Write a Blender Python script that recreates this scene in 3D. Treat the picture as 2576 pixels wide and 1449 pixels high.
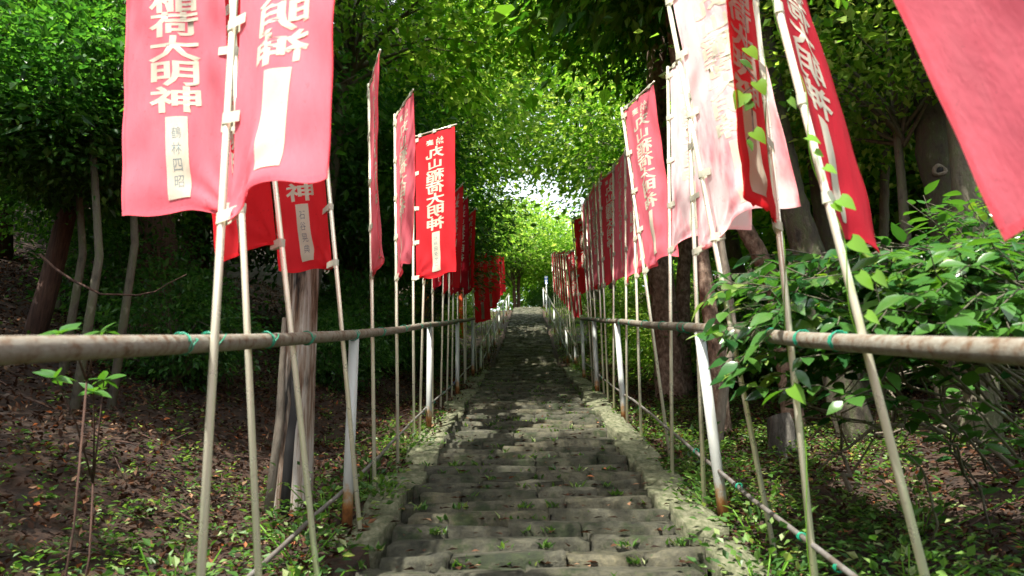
import bpy, bmesh, math, random
import numpy as np
from mathutils import Vector, Matrix

for o in list(bpy.data.objects):
    bpy.data.objects.remove(o)
SC = bpy.context.scene
COL = SC.collection
rnd = random.Random(11)
rng = np.random.default_rng(5)

# ------------------------------------------------------------------ camera
PITCH, YAW, ROLL, FPX = 15.0, 0.9, -1.1, 1850.0
cam_d = bpy.data.cameras.new('camera')
cam = bpy.data.objects.new('camera', cam_d)
COL.objects.link(cam)
cam_d.sensor_width = 36.0
cam_d.lens = 36.0 * FPX / 2576.0
cam_d.clip_start, cam_d.clip_end = 0.05, 1500.0
R_CAM = (Matrix.Rotation(math.radians(YAW), 3, 'Z') @ Matrix.Rotation(math.radians(90 + PITCH), 3, 'X')
         @ Matrix.Rotation(math.radians(ROLL), 3, 'Z'))
cam.matrix_world = R_CAM.to_4x4()
cam_d.dof.use_dof = True
cam_d.dof.focus_distance = 6.5
cam_d.dof.aperture_fstop = 3.6
SC.camera = cam

# ------------------------------------------------------------------ sky, sun, exposure
SUN_EL, SUN_AZ = 60.0, 213.0           # azimuth clockwise from +Y: behind and to the left of the camera
w = bpy.data.worlds.new('World')
SC.world = w
w.use_nodes = True
wn = w.node_tree
sky = wn.nodes.new('ShaderNodeTexSky')
sky.sky_type = 'NISHITA'
sky.sun_disc = False
sky.sun_elevation = math.radians(SUN_EL)
sky.sun_rotation = math.radians(SUN_AZ)
sky.air_density, sky.dust_density, sky.ozone_density = 1.0, 2.5, 1.0
veil = wn.nodes.new('ShaderNodeMix')      # thin bright summer haze over the blue
veil.data_type = 'RGBA'
veil.inputs[0].default_value = 0.55
veil.inputs[7].default_value = (6.2, 6.3, 6.0, 1)
wn.links.new(sky.outputs[0], veil.inputs[6])
wn.links.new(veil.outputs[2], wn.nodes['Background'].inputs[0])
wn.nodes['Background'].inputs[1].default_value = 0.15
sd = bpy.data.lights.new('sun', 'SUN')
sd.energy = 5.0
sd.angle = math.radians(0.55)
sd.color = (1.0, 0.95, 0.86)
sun = bpy.data.objects.new('sun', sd)
COL.objects.link(sun)
se, sa = math.radians(SUN_EL), math.radians(SUN_AZ)
SUN_V = Vector((math.sin(sa) * math.cos(se), math.cos(sa) * math.cos(se), math.sin(se)))
sun.rotation_mode = 'QUATERNION'
sun.rotation_quaternion = SUN_V.to_track_quat('Z', 'Y')
sun.location = SUN_V * 60
vs = SC.view_settings
vs.view_transform, vs.look, vs.gamma, vs.exposure = 'Standard', 'None', 1.0, 1.45
vs.use_curve_mapping = False
SC.cycles.max_bounces = 9
SC.cycles.diffuse_bounces = 4
SC.cycles.glossy_bounces = 3
SC.cycles.transmission_bounces = 5
SC.cycles.caustics_reflective = False
SC.cycles.caustics_refractive = False


def at(px, py, y):
    """the real point at distance y along the path that the photograph's pixel (2576 wide) looks at"""
    d = R_CAM @ Vector(((px - 1288) / FPX, -(py - 724.5) / FPX, -1.0))
    return d * (y / d.y)


# ------------------------------------------------------------------ object helpers
def link(name, me, mat=None, parent=None, loc=None):
    o = bpy.data.objects.new(name, me)
    COL.objects.link(o)
    if mat is not None and me is not None and not me.materials:
        me.materials.append(mat)
    if parent is not None:
        o.parent = parent
    if loc is not None:
        o.location = loc
    return o


def tag(o, label=None, cat=None, group=None, kind=None):
    if label: o['label'] = label
    if cat: o['category'] = cat
    if group: o['group'] = group
    if kind: o['kind'] = kind
    return o


def empty(name, loc, label, cat, group=None):
    o = bpy.data.objects.new(name, None)
    o.empty_display_size = 0.1
    COL.objects.link(o)
    o.location = loc
    return tag(o, label, cat, group)


def pymesh(name, V, F, smooth=False, mat=None):
    me = bpy.data.meshes.new(name)
    me.from_pydata([tuple(v) for v in V], [], F)
    if smooth:
        me.polygons.foreach_set('use_smooth', [True] * len(me.polygons))
    if mat: me.materials.append(mat)
    me.update()
    return me


def trimesh(name, V, T, mat=None, smooth=False):
    """fast path: V (n,3), T (m,3)"""
    V = np.asarray(V, dtype=np.float32); T = np.asarray(T, dtype=np.int32)
    me = bpy.data.meshes.new(name)
    me.vertices.add(len(V)); me.vertices.foreach_set('co', V.ravel())
    me.loops.add(T.size); me.loops.foreach_set('vertex_index', T.ravel())
    me.polygons.add(len(T)); me.polygons.foreach_set('loop_start', np.arange(0, T.size, 3, dtype=np.int32))
    me.polygons.foreach_set('use_smooth', np.full(len(T), smooth, dtype=bool))
    me.update(calc_edges=True)
    if mat: me.materials.append(mat)
    return me


class MB:
    def __init__(s): s.V = []; s.F = []

    def tube(s, pts, rad, n=8, cap=True, jit=0.0):
        pts = [Vector(p) for p in pts]
        if not isinstance(rad, (list, tuple)): rad = [rad] * len(pts)
        base = len(s.V); ref = None
        for i, p in enumerate(pts):
            t = (pts[min(i + 1, len(pts) - 1)] - pts[max(i - 1, 0)]).normalized()
            if ref is None:
                ref = Vector((1, 0, 0)) if abs(t.x) < .8 else Vector((0, 1, 0))
            a = (ref - t * ref.dot(t)).normalized(); b = t.cross(a); ref = a
            for k in range(n):
                th = 2 * math.pi * k / n
                r = rad[i] * (1 + jit * rnd.uniform(-1, 1))
                s.V.append(p + a * math.cos(th) * r + b * math.sin(th) * r)
        for i in range(len(pts) - 1):
            for k in range(n):
                a0 = base + i * n + k; a1 = base + i * n + (k + 1) % n
                s.F.append((a0, a1, a1 + n, a0 + n))
        if cap:
            s.F.append(tuple(base + k for k in reversed(range(n))))
            s.F.append(tuple(base + (len(pts) - 1) * n + k for k in range(n)))
        return s

    def box(s, c, h, M=None):
        base = len(s.V)
        for dx, dy, dz in ((-1,-1,-1),(1,-1,-1),(1,1,-1),(-1,1,-1),(-1,-1,1),(1,-1,1),(1,1,1),(-1,1,1)):
            v = Vector((dx * h[0], dy * h[1], dz * h[2]))
            if M is not None: v = M @ v
            s.V.append(Vector(c) + v)
        for f in ((3,2,1,0),(4,5,6,7),(0,1,5,4),(1,2,6,5),(2,3,7,6),(3,0,4,7)):
            s.F.append(tuple(base + i for i in f))
        return s

    def build(s, name, mat, parent=None, smooth=True, loc=None):
        if loc is not None:
            L = Vector(loc); V = [v - L for v in s.V]
        else: V = s.V
        return link(name, pymesh(name, V, s.F, smooth, mat), None, parent, None)


# ------------------------------------------------------------------ materials
def mat_new(name):
    m = bpy.data.materials.new(name); m.use_nodes = True
    nt = m.node_tree
    return m, nt, nt.nodes, nt.links, nt.nodes['Principled BSDF']


def ramp(N, stops):
    r = N.new('ShaderNodeValToRGB')
    el = r.color_ramp.elements
    while len(el) < len(stops): el.new(0.5)
    for e, (p, c) in zip(el, stops):
        e.position = p; e.color = (*c, 1)
    return r


def noise(N, L, scale, detail=5, rough=.6, vec=None):
    n = N.new('ShaderNodeTexNoise')
    n.inputs['Scale'].default_value = scale; n.inputs['Detail'].default_value = detail
    n.inputs['Roughness'].default_value = rough
    if vec is not None: L.new(vec, n.inputs['Vector'])
    return n


def bump(N, L, src, p, strength=.4, dist=.01):
    b = N.new('ShaderNodeBump'); b.inputs['Strength'].default_value = strength
    b.inputs['Distance'].default_value = dist
    L.new(src, b.inputs['Height']); L.new(b.outputs[0], p.inputs['Normal'])


def simple(name, col, rough=.6, metal=0, stops=None, scale=8, bmp=0, bscale=None, stretch=None):
    m, nt, N, L, p = mat_new(name)
    p.inputs['Roughness'].default_value = rough; p.inputs['Metallic'].default_value = metal
    tc = N.new('ShaderNodeTexCoord'); vec = tc.outputs['Object']
    if stretch:
        mp = N.new('ShaderNodeMapping'); mp.inputs['Scale'].default_value = stretch
        L.new(vec, mp.inputs[0]); vec = mp.outputs[0]
    if stops:
        n = noise(N, L, scale, 6, .65, vec); r = ramp(N, stops)
        L.new(n.outputs['Fac'], r.inputs[0]); L.new(r.outputs[0], p.inputs['Base Color'])
        if bmp:
            nb = n if bscale is None else noise(N, L, bscale, 6, .7, vec)
            bump(N, L, nb.outputs['Fac'], p, bmp, .02)
    else:
        p.inputs['Base Color'].default_value = (*col, 1)
    return m


def foliage_mat(name, stops, trans, tmix=.45, gloss=.35, rough=.4):
    m, nt, N, L, p = mat_new(name)
    geo = N.new('ShaderNodeNewGeometry'); oi = N.new('ShaderNodeObjectInfo')
    add = N.new('ShaderNodeMath'); add.operation = 'MULTIPLY_ADD'
    L.new(oi.outputs['Random'], add.inputs[0]); add.inputs[1].default_value = .25
    L.new(geo.outputs['Random Per Island'], add.inputs[2])
    fr = N.new('ShaderNodeMath'); fr.operation = 'FRACT'; L.new(add.outputs[0], fr.inputs[0])
    r = ramp(N, stops); L.new(fr.outputs[0], r.inputs[0])
    L.new(r.outputs[0], p.inputs['Base Color'])
    p.inputs['Roughness'].default_value = rough
    p.inputs['Specular IOR Level'].default_value = gloss
    t = N.new('ShaderNodeBsdfTranslucent')
    mx = N.new('ShaderNodeMix'); mx.data_type = 'RGBA'; mx.blend_type = 'MULTIPLY'
    mx.inputs[0].default_value = 1.0
    L.new(r.outputs[0], mx.inputs[6]); mx.inputs[7].default_value = (*trans, 1)
    L.new(mx.outputs[2], t.inputs[0])
    sh = N.new('ShaderNodeMixShader'); sh.inputs[0].default_value = tmix
    L.new(p.outputs[0], sh.inputs[1]); L.new(t.outputs[0], sh.inputs[2])
    L.new(sh.outputs[0], N['Material Output'].inputs[0])
    return m


def cloth_mat(name, stops, tmix=.45, tcol=(1.3, 1.0, 1.0), rough=.75):
    m, nt, N, L, p = mat_new(name)
    tc = N.new('ShaderNodeTexCoord')
    mp = N.new('ShaderNodeMapping'); mp.inputs['Scale'].default_value = (6, 6, 1.6)
    L.new(tc.outputs['Object'], mp.inputs[0])
    n = noise(N, L, 1.6, 4, .55, mp.outputs[0]); r = ramp(N, stops)
    L.new(n.outputs['Fac'], r.inputs[0])
    sp = noise(N, L, 60, 3, .6, tc.outputs['Object'])
    rs = ramp(N, [(.0, (.7, .68, .68)), (.30, (.82, .8, .8)), (.36, (1, 1, 1)), (1, (1, 1, 1))])
    L.new(sp.outputs['Fac'], rs.inputs[0])
    mm = N.new('ShaderNodeMix'); mm.data_type = 'RGBA'; mm.blend_type = 'MULTIPLY'; mm.inputs[0].default_value = .8
    L.new(r.outputs[0], mm.inputs[6]); L.new(rs.outputs[0], mm.inputs[7])
    L.new(mm.outputs[2], p.inputs['Base Color'])
    p.inputs['Roughness'].default_value = rough
    p.inputs['Specular IOR Level'].default_value = .25
    wv = noise(N, L, 700, 2, .5, tc.outputs['Object'])
    cr = noise(N, L, 9, 3, .6, mp.outputs[0]); cs = N.new('ShaderNodeMath'); cs.operation = 'MULTIPLY_ADD'
    L.new(cr.outputs['Fac'], cs.inputs[0]); cs.inputs[1].default_value = 6.0; L.new(wv.outputs['Fac'], cs.inputs[2])
    bump(N, L, cs.outputs[0], p, .35, .0015)
    t = N.new('ShaderNodeBsdfTranslucent')
    mt = N.new('ShaderNodeMix'); mt.data_type = 'RGBA'; mt.blend_type = 'MULTIPLY'; mt.inputs[0].default_value = 1
    L.new(mm.outputs[2], mt.inputs[6]); mt.inputs[7].default_value = (*tcol, 1)
    L.new(mt.outputs[2], t.inputs[0])
    sh = N.new('ShaderNodeMixShader'); sh.inputs[0].default_value = tmix
    L.new(p.outputs[0], sh.inputs[1]); L.new(t.outputs[0], sh.inputs[2])
    L.new(sh.outputs[0], N['Material Output'].inputs[0])
    return m


M = {}
M['red'] = cloth_mat('red_cloth', [(0, (.70, .02, .03)), (1, (.84, .035, .05))], .52)
M['deep_red'] = cloth_mat('deep_red_cloth', [(0, (.42, .008, .022)), (1, (.60, .015, .035))], .35)
M['rose'] = cloth_mat('rose_cloth', [(0, (.82, .06, .09)), (1, (.88, .10, .13))], .55)
M['pink'] = cloth_mat('sunlit_pink_cloth', [(0, (.86, .15, .20)), (.5, (.89, .20, .26)), (1, (.90, .28, .33))])  # red cloth made pink: strong sunlight put into its colour
M['pale'] = cloth_mat('overexposed_cloth', [(.25, (.84, .16, .22)), (.38, (.88, .45, .48)), (.50, (.92, .74, .74)), (1, (.92, .82, .80))])  # red cloth whitened in patches, overexposed sunlight painted into the colour
M['cream'] = cloth_mat('cream_cloth', [(0, (.66, .68, .52)), (1, (.78, .80, .64))], .4, (1, 1, .95))
M['tape'] = cloth_mat('grubby_tape', [(.2, (.42, .43, .33)), (.6, (.64, .65, .52)), (1, (.72, .72, .6))], .2, (1, 1, 1))
M['ink'] = simple('ink', (.16, .2, .2), .8)
M['soft_ink'] = simple('washed_ink', (.36, .42, .38), .8)

m, nt, N, L, p = mat_new('stainless_tube'); M['steel'] = m
tc = N.new('ShaderNodeTexCoord')
n = noise(N, L, 14, 6, .7, tc.outputs['Object'])
r = ramp(N, [(0, (.45, .36, .22)), (.27, (.55, .51, .38)), (.38, (.84, .80, .62)), (1, (.92, .88, .72))])
L.new(n.outputs['Fac'], r.inputs[0]); L.new(r.outputs[0], p.inputs['Base Color'])
p.inputs['Metallic'].default_value = .5
rr = N.new('ShaderNodeMapRange'); L.new(n.outputs['Fac'], rr.inputs[0])
rr.inputs[3].default_value = .42; rr.inputs[4].default_value = .17
L.new(rr.outputs[0], p.inputs['Roughness'])

M['rail'] = simple('weathered_pipe', 0, .62, .15, [(.27, (.045, .03, .02)), (.37, (.13, .075, .04)), (.45, (.19, .16, .12)), (.6, (.235, .225, .185)), (1, (.30, .295, .25))], 34, .4, 90)
m, nt, N, L, p = mat_new('galvanised_post'); M['post'] = m
tc = N.new('ShaderNodeTexCoord'); sx = N.new('ShaderNodeSeparateXYZ'); L.new(tc.outputs['Object'], sx.inputs[0])
n = noise(N, L, 16, 6, .7, tc.outputs['Object'])
ad = N.new('ShaderNodeMath'); ad.operation = 'MULTIPLY_ADD'; L.new(n.outputs['Fac'], ad.inputs[0]); ad.inputs[1].default_value = -.34
L.new(sx.outputs['Z'], ad.inputs[2])
r = ramp(N, [(0, (.16, .06, .02)), (.06, (.36, .15, .045)), (.1, (.42, .27, .14)), (.16, (.42, .44, .41)), (1, (.50, .53, .50))])
L.new(ad.outputs[0], r.inputs[0]); L.new(r.outputs[0], p.inputs['Base Color'])
p.inputs['Roughness'].default_value = .5; p.inputs['Metallic'].default_value = .1
bump(N, L, n.outputs['Fac'], p, .2, .01)
M['low_rail'] = simple('thin_grey_pipe', 0, .5, .3, [(.3, (.10, .08, .06)), (.6, (.19, .18, .17)), (1, (.28, .27, .27))], 12)
M['wire'] = simple('green_wire', (.01, .26, .15), .4)
M['blue_tie'] = simple('blue_tie', (.02, .10, .45), .5)
M['blue'] = simple('blue_paint', (.02, .10, .42), .5)
M['white'] = simple('white_paint', (.75, .75, .75), .6)
M['vermilion'] = simple('vermilion_paint', (.75, .10, .02), .5)
M['bar'] = simple('dark_rod', (.05, .05, .05), .5)

# stone with moss, per-stone brightness
m, nt, N, L, p = mat_new('mossy_stone'); M['stone'] = m
tc = N.new('ShaderNodeTexCoord'); geo = N.new('ShaderNodeNewGeometry'); oi = N.new('ShaderNodeObjectInfo')
n1 = noise(N, L, 5.5, 9, .74, geo.outputs['Position'])
r = ramp(N, [(.30, (.014, .024, .006)), (.42, (.026, .036, .011)), (.46, (.050, .050, .030)), (.58, (.075, .073, .05)), (.66, (.12, .115, .08)), (.8, (.24, .225, .17))])
L.new(n1.outputs['Fac'], r.inputs[0])
n2 = noise(N, L, 18, 9, .78, geo.outputs['Position'])
r2 = ramp(N, [(.34, (.35, .35, .32)), (.5, (1, 1, 1)), (.68, (1.6, 1.55, 1.4))]); L.new(n2.outputs['Fac'], r2.inputs[0])
mm = N.new('ShaderNodeMix'); mm.data_type = 'RGBA'; mm.blend_type = 'MULTIPLY'; mm.inputs[0].default_value = 1
L.new(r.outputs[0], mm.inputs[6]); L.new(r2.outputs[0], mm.inputs[7])
r3 = ramp(N, [(0, (.72, .74, .66)), (.5, (.95, .95, .95)), (1, (1.35, 1.28, 1.15))]); L.new(oi.outputs['Random'], r3.inputs[0])
m2 = N.new('ShaderNodeMix'); m2.data_type = 'RGBA'; m2.blend_type = 'MULTIPLY'; m2.inputs[0].default_value = 1
L.new(mm.outputs[2], m2.inputs[6]); L.new(r3.outputs[0], m2.inputs[7])
L.new(m2.outputs[2], p.inputs['Base Color']); p.inputs['Roughness'].default_value = .85
bump(N, L, n2.outputs['Fac'], p, 1.0, .03)

M['kerb'] = simple('lichen_stone', 0, .9, 0, [(.3, (.04, .05, .02)), (.45, (.10, .11, .055)), (.6, (.18, .18, .11)), (.8, (.30, .29, .22))], 7, .7, 30)
M['soil'] = simple('leafy_soil', 0, .95, 0, [(.3, (.010, .006, .003)), (.45, (.026, .013, .007)), (.56, (.05, .024, .012)), (.66, (.026, .026, .010)), (.8, (.075, .04, .022))], 9, 1.0, 45)
M['cedar_bark'] = simple('cedar_bark', 0, .9, 0, [(.3, (.025, .014, .010)), (.5, (.075, .036, .024)), (.7, (.13, .07, .045))], 5, .9, 9, (9, 9, .7))
M['grey_bark'] = simple('grey_bark', 0, .9, 0, [(.3, (.045, .04, .028)), (.46, (.12, .105, .075)), (.58, (.095, .105, .05)), (.75, (.27, .24, .19))], 9, 1.0, 22, (2, 2, .8))
M['scaly_bark'] = simple('scaly_bark', 0, .9, 0, [(.3, (.045, .03, .02)), (.47, (.19, .125, .085)), (.68, (.42, .32, .24))], 14, 1.0, 30, (1.6, 1.6, 1))
M['dark_bark'] = simple('mossy_bark', 0, .95, 0, [(.3, (.02, .018, .012)), (.46, (.06, .05, .034)), (.58, (.055, .065, .026)), (.75, (.15, .13, .10))], 11, 1.0, 24, (1.6, 1.6, .8))
M['pale_bark'] = simple('pale_bark', 0, .9, 0, [(.3, (.10, .085, .06)), (.5, (.19, .16, .12)), (.75, (.32, .28, .22))], 9, .9, 26, (2, 2, .6))
m, nt, N, L, p = mat_new('charred_wood'); M['dead_wood'] = m; M['rot'] = simple('rotten_wood', 0, .95, 0, [(.3, (.02, .018, .015)), (.5, (.06, .055, .045)), (.7, (.13, .12, .10))], 8, 1.0, 30, (4, 4, .6)); M['char'] = simple('charcoal', (.012, .011, .010), .8)
tc = N.new('ShaderNodeTexCoord'); mp = N.new('ShaderNodeMapping'); mp.inputs['Scale'].default_value = (22, 22, 1.2)
L.new(tc.outputs['Object'], mp.inputs[0])
n = noise(N, L, 1.5, 6, .7, mp.outputs[0])
r = ramp(N, [(.34, (.035, .022, .015)), (.43, (.13, .075, .042)), (.5, (.25, .20, .15)), (.58, (.36, .33, .28)), (.75, (.46, .44, .40))]); L.new(n.outputs['Fac'], r.inputs[0])
mp2 = N.new('ShaderNodeMapping'); mp2.inputs['Scale'].default_value = (7, 7, 1.5); L.new(tc.outputs['Object'], mp2.inputs[0])
nb = noise(N, L, 1.3, 4, .6, mp2.outputs[0]); rb = ramp(N, [(.36, (.05, .05, .05)), (.46, (1, 1, 1))]); L.new(nb.outputs['Fac'], rb.inputs[0])
mm = N.new('ShaderNodeMix'); mm.data_type = 'RGBA'; mm.blend_type = 'MULTIPLY'; mm.inputs[0].default_value = 1
L.new(r.outputs[0], mm.inputs[6]); L.new(rb.outputs[0], mm.inputs[7]); L.new(mm.outputs[2], p.inputs['Base Color'])
p.inputs['Roughness'].default_value = .9; bump(N, L, n.outputs['Fac'], p, .9, .02)

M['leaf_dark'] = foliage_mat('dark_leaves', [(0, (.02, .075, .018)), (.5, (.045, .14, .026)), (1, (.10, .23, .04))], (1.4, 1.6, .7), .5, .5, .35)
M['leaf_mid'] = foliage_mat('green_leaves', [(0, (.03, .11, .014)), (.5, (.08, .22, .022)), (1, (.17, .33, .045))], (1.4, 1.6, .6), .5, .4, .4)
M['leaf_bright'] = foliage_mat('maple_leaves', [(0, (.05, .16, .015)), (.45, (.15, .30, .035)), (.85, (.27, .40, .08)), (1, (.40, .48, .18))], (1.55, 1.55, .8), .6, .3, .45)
M['leaf_cedar'] = foliage_mat('cedar_needles', [(0, (.014, .045, .014)), (.6, (.03, .08, .02)), (1, (.055, .12, .025))], (1.2, 1.4, .7), .25, .3, .5)
M['leaf_gloss'] = foliage_mat('glossy_leaves', [(0, (.014, .06, .018)), (.5, (.035, .115, .028)), (.85, (.07, .17, .03)), (1, (.18, .28, .05))], (1.6, 1.7, .5), .35, .8, .2)
M['leaf_vine'] = foliage_mat('vine_leaves', [(0, (.10, .26, .02)), (1, (.2, .4, .04))], (1.4, 1.4, .5), .5, .4, .4)
M['weed'] = foliage_mat('weed_leaves', [(0, (.03, .09, .02)), (.5, (.07, .16, .03)), (.85, (.15, .26, .06)), (1, (.34, .38, .18))], (1.4, 1.5, .6), .4, .4, .4)
M['litter'] = foliage_mat('dry_leaves', [(0, (.014, .006, .003)), (.55, (.045, .018, .008)), (.82, (.10, .043, .02)), (.95, (.24, .15, .09)), (1, (.32, .09, .022))], (1, 1, 1), .2, .2, .7)

# ------------------------------------------------------------------ ground and stairs
TREAD = .215
S1, Z1, CREST = .228, -1.01, 13.6
ZC = Z1 + S1 * CREST
FOOT2, TOP2, S2 = 14.6, 36.0, .302
ZT = ZC + S2 * (TOP2 - FOOT2)


def path_z(y):
    if y < -6: return Z1 - 6 * S1
    if y < CREST: return Z1 + S1 * y
    if y < FOOT2: return ZC
    if y < TOP2: return ZC + S2 * (y - FOOT2)
    return ZT + .01 * (y - TOP2)


def axis_x(y):
    return .02 if y < 14 else .02 + .16 * min(1.3, (y - 14) / 22)


def hsh(x, y):
    return (math.sin(x * 1.7 + 1.3 * math.sin(y * .9)) * math.cos(y * 1.3 + .7 * math.sin(x * 1.1)) + .5 * math.sin(x * 4.1 + y * 3.3) * math.cos(y * 3.7 - x * 1.9))


def ground(x, y):
    z = path_z(y); a = abs(x - axis_x(y))
    if a < .74: return z - .17
    z -= .03
    k = min(1, (a - .74) / .5)
    z += k * .05 * hsh(x, y)
    if x < 0:
        u = max(0, -x - 1.7); z += min(12, .30 * u + .012 * u * u) - .10 * k * math.exp(-((x + 1.6) / .5) ** 2)
    else:
        u = max(0, x - 2.2); z += min(7, .17 * u + .004 * u * u)
    return z


xs = sorted(set([-320, -200, -120, -80, -60, -45, -34] + [round(-26 + i * 1.3, 2) for i in range(17)] + [round(-4 + i * .16, 3) for i in range(51)]
                + [-.72, -.7, .72, .74, .78] + [round(5 + i * 1.3, 2) for i in range(17)] + [34, 45, 60, 80, 120, 200, 320]))
ys = sorted(set([-320, -150, -60, -30, -15, -10, -6, -3, -1] + [round(i * .2, 2) for i in range(0, 92)] + [round(18.5 + i * .6, 2) for i in range(60)] + [60, 75, 95, 130, 200, 330]))
V = [(x, y, ground(x, y)) for y in ys for x in xs]
nx = len(xs)
F = [(j * nx + i, j * nx + i + 1, (j + 1) * nx + i + 1, (j + 1) * nx + i) for j in range(len(ys) - 1) for i in range(nx - 1)]
tag(link('ground', pymesh('ground', V, F, True, M['soil'])), 'brown leaf-littered forest floor rising on both sides of the steps', None, None, 'structure')


def stone_mesh(seed, drop=.07):
    """a worn slab: flat top with a narrow rounded edge, uneven front face"""
    q = random.Random(seed)
    gx = [-.5, -.455, q.uniform(-.2, -.08), q.uniform(.08, .2), .455, .5]; gy = [-.5, -.45, q.uniform(-.05, .15), .5]
    V = []; F = []
    tilt = q.uniform(-.05, .05); bow = q.uniform(-.05, .03)
    for j, y in enumerate(gy):
        for i, x in enumerate(gx):
            e = (j == 0) + .35 * (i in (0, 5))
            xx = x + (q.uniform(-.03, .03) if 0 < i < 5 else q.uniform(-.008, .008))
            yy = y + (q.uniform(-.075, .04) + bow * (1 - 4 * x * x) if j < 2 else 0)
            if j == 0 and i in (0, 5): yy += .03
            V.append((xx, yy, 1 - drop * 1.5 * e + 2 * tilt * x + q.uniform(-.07, .05)))
    W = 6
    for j in range(3):
        for i in range(5):
            F.append((j * W + i, j * W + i + 1, (j + 1) * W + i + 1, (j + 1) * W + i))
    loop = list(range(6)) + [W + 5, 2 * W + 5, 3 * W + 5] + [3 * W + i for i in (4, 3, 2, 1, 0)] + [2 * W, W]
    prev = loop
    for zz, out in ((.5, .02), (0, -.03)):
        cur = []
        for k in loop:
            x, y, z = V[k]
            V.append((x * (1 + out * .4), y * (1 + out) + (q.uniform(-.035, .035) if y < -.3 else 0), zz + q.uniform(-.06, .06))); cur.append(len(V) - 1)
        for a in range(len(loop)):
            b = (a + 1) % len(loop); F.append((prev[b], prev[a], cur[a], cur[b]))
        prev = cur
    return pymesh('stone', V, F, True, M['stone'])


stones = [stone_mesh(k) for k in range(16)]
kerbs = []
for k in range(8):
    me = stone_mesh(50 + k, .16); me.materials.clear(); me.materials.append(M['kerb']); kerbs.append(me)


def roughen(o):                                     # chipped, pitted faces
    me = o
    for v in me.vertices:
        v.co.z += .05 * math.sin(v.co.x * 23 + v.co.y * 17) * (v.co.z > .3)


for me in stones: roughen(me)


def put_stone(root, name, x, y, z, sx, sy, sz, rz=0, rx=0):
    o = bpy.data.objects.new(name, rnd.choice(kerbs if name == 'kerb_stone' else stones))
    COL.objects.link(o); o.parent = root
    o.location = (x, y, z); o.scale = (sx * rnd.choice((-1, 1)) if False else sx, sy, sz)
    o.rotation_euler = (rx, 0, rz)
    return o


def flight(root, y0, y1, tread, zf, width, n_lo, n_hi):
    k = 0; y = y0
    while y < y1 - .05:
        z_top = zf(y) ; ax = axis_x(y)
        n = rnd.randint(n_lo, n_hi)
        cuts = sorted([rnd.uniform(.6, 1.4) for _ in range(n)]); rnd.shuffle(cuts)
        tot = sum(cuts); x = ax - width / 2 + rnd.uniform(-.04, .04)
        for c in cuts:
            wd = width * c / tot
            dep = tread * rnd.uniform(1.35, 1.7)
            h = .15
            put_stone(root, 'stone', x + wd / 2, y + dep / 2 + rnd.uniform(-.035, .03), z_top - h + rnd.uniform(-.010, .009), wd - .004, dep, h,
                      rnd.uniform(-.045, .045), rnd.uniform(-.02, .03))
            x += wd
        y += tread


st1 = tag(bpy.data.objects.new('stone_stairs', None), 'lower flight of worn mossy stone steps between the near railings', None, None, 'structure')
COL.objects.link(st1)
flight(st1, 1.2, CREST + .3, TREAD, lambda y: Z1 + S1 * (y + .105), 1.31, 2, 4)
for y in (13.95, 14.3):
    for x in (-.48, 0, .5):
        put_stone(st1, 'stone', x, y, ZC - .2, .46, .36, .2, rnd.uniform(-.04, .04))
y = 2.2
while y < 13.4:                                     # edging slabs along both sides of the flight
    ln = rnd.uniform(.3, .7)
    o = put_stone(st1, 'kerb_stone', .79 + rnd.uniform(-.02, .03), y + ln / 2, path_z(y + ln / 2) - .165 + rnd.uniform(-.01, .03), .20 + rnd.uniform(-.05, .06), ln - .03, .19,
                  rnd.uniform(-.06, .06), math.atan(S1))
    if rnd.random() < .8:
        put_stone(st1, 'kerb_stone', -.77 + rnd.uniform(-.03, .02), y + ln / 2 + .1, path_z(y + ln / 2) - .15 + rnd.uniform(-.02, .02), .22 + rnd.uniform(-.05, .04), ln - .02, .18,
                  rnd.uniform(-.1, .1), math.atan(S1))
    y += ln
st2 = tag(bpy.data.objects.new('stone_stairs', None), 'upper flight of steep stone steps climbing to the bright gap', None, None, 'structure')
COL.objects.link(st2)
flight(st2, FOOT2, TOP2 + .2, .31, lambda y: ZC + S2 * (y - FOOT2 + .31), 1.34, 3, 4)

# ------------------------------------------------------------------ railings
RX = .87


def interp(pts, y):
    for (a, b), (c, d) in zip(pts, pts[1:]):
        if y <= c: return b + (d - b) * (y - a) / (c - a)
    (a, b), (c, d) = pts[-2:]
    return b + (d - b) * (y - a) / (c - a)


RAIL_L = [(.2, .015), (1.17, .226), (1.94, .388), (3.54, .722), (12.6, 2.83)]
RAIL_R = [(.2, -.02), (1.27, .203), (2.32, .434), (3.64, .742), (11.0, 2.44)]


def wire_loop(root, c, rad=.027, turns=3, mat=None, tail=True):
    """a few turns of wire wound on the pipe, ends left sticking up"""
    pts = []
    for k in range(turns * 10 + 1):
        th = 2 * math.pi * k / 10 + rnd.uniform(-.1, .1)
        pts.append(Vector(c) + Vector((rad * math.cos(th), -.012 + .026 * k / (turns * 10) + rnd.uniform(-.003, .003), rad * math.sin(th))))
    if tail:
        e = pts[-1]
        pts += [e + Vector((.004, .012, .014)), e + Vector((.02 * rnd.uniform(-1, 1), .03, .02 + rnd.uniform(0, .02)))]
    mb = MB().tube(pts, .0018, 4)
    mb.build('wire_tie', mat or M['wire'], root)


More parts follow.
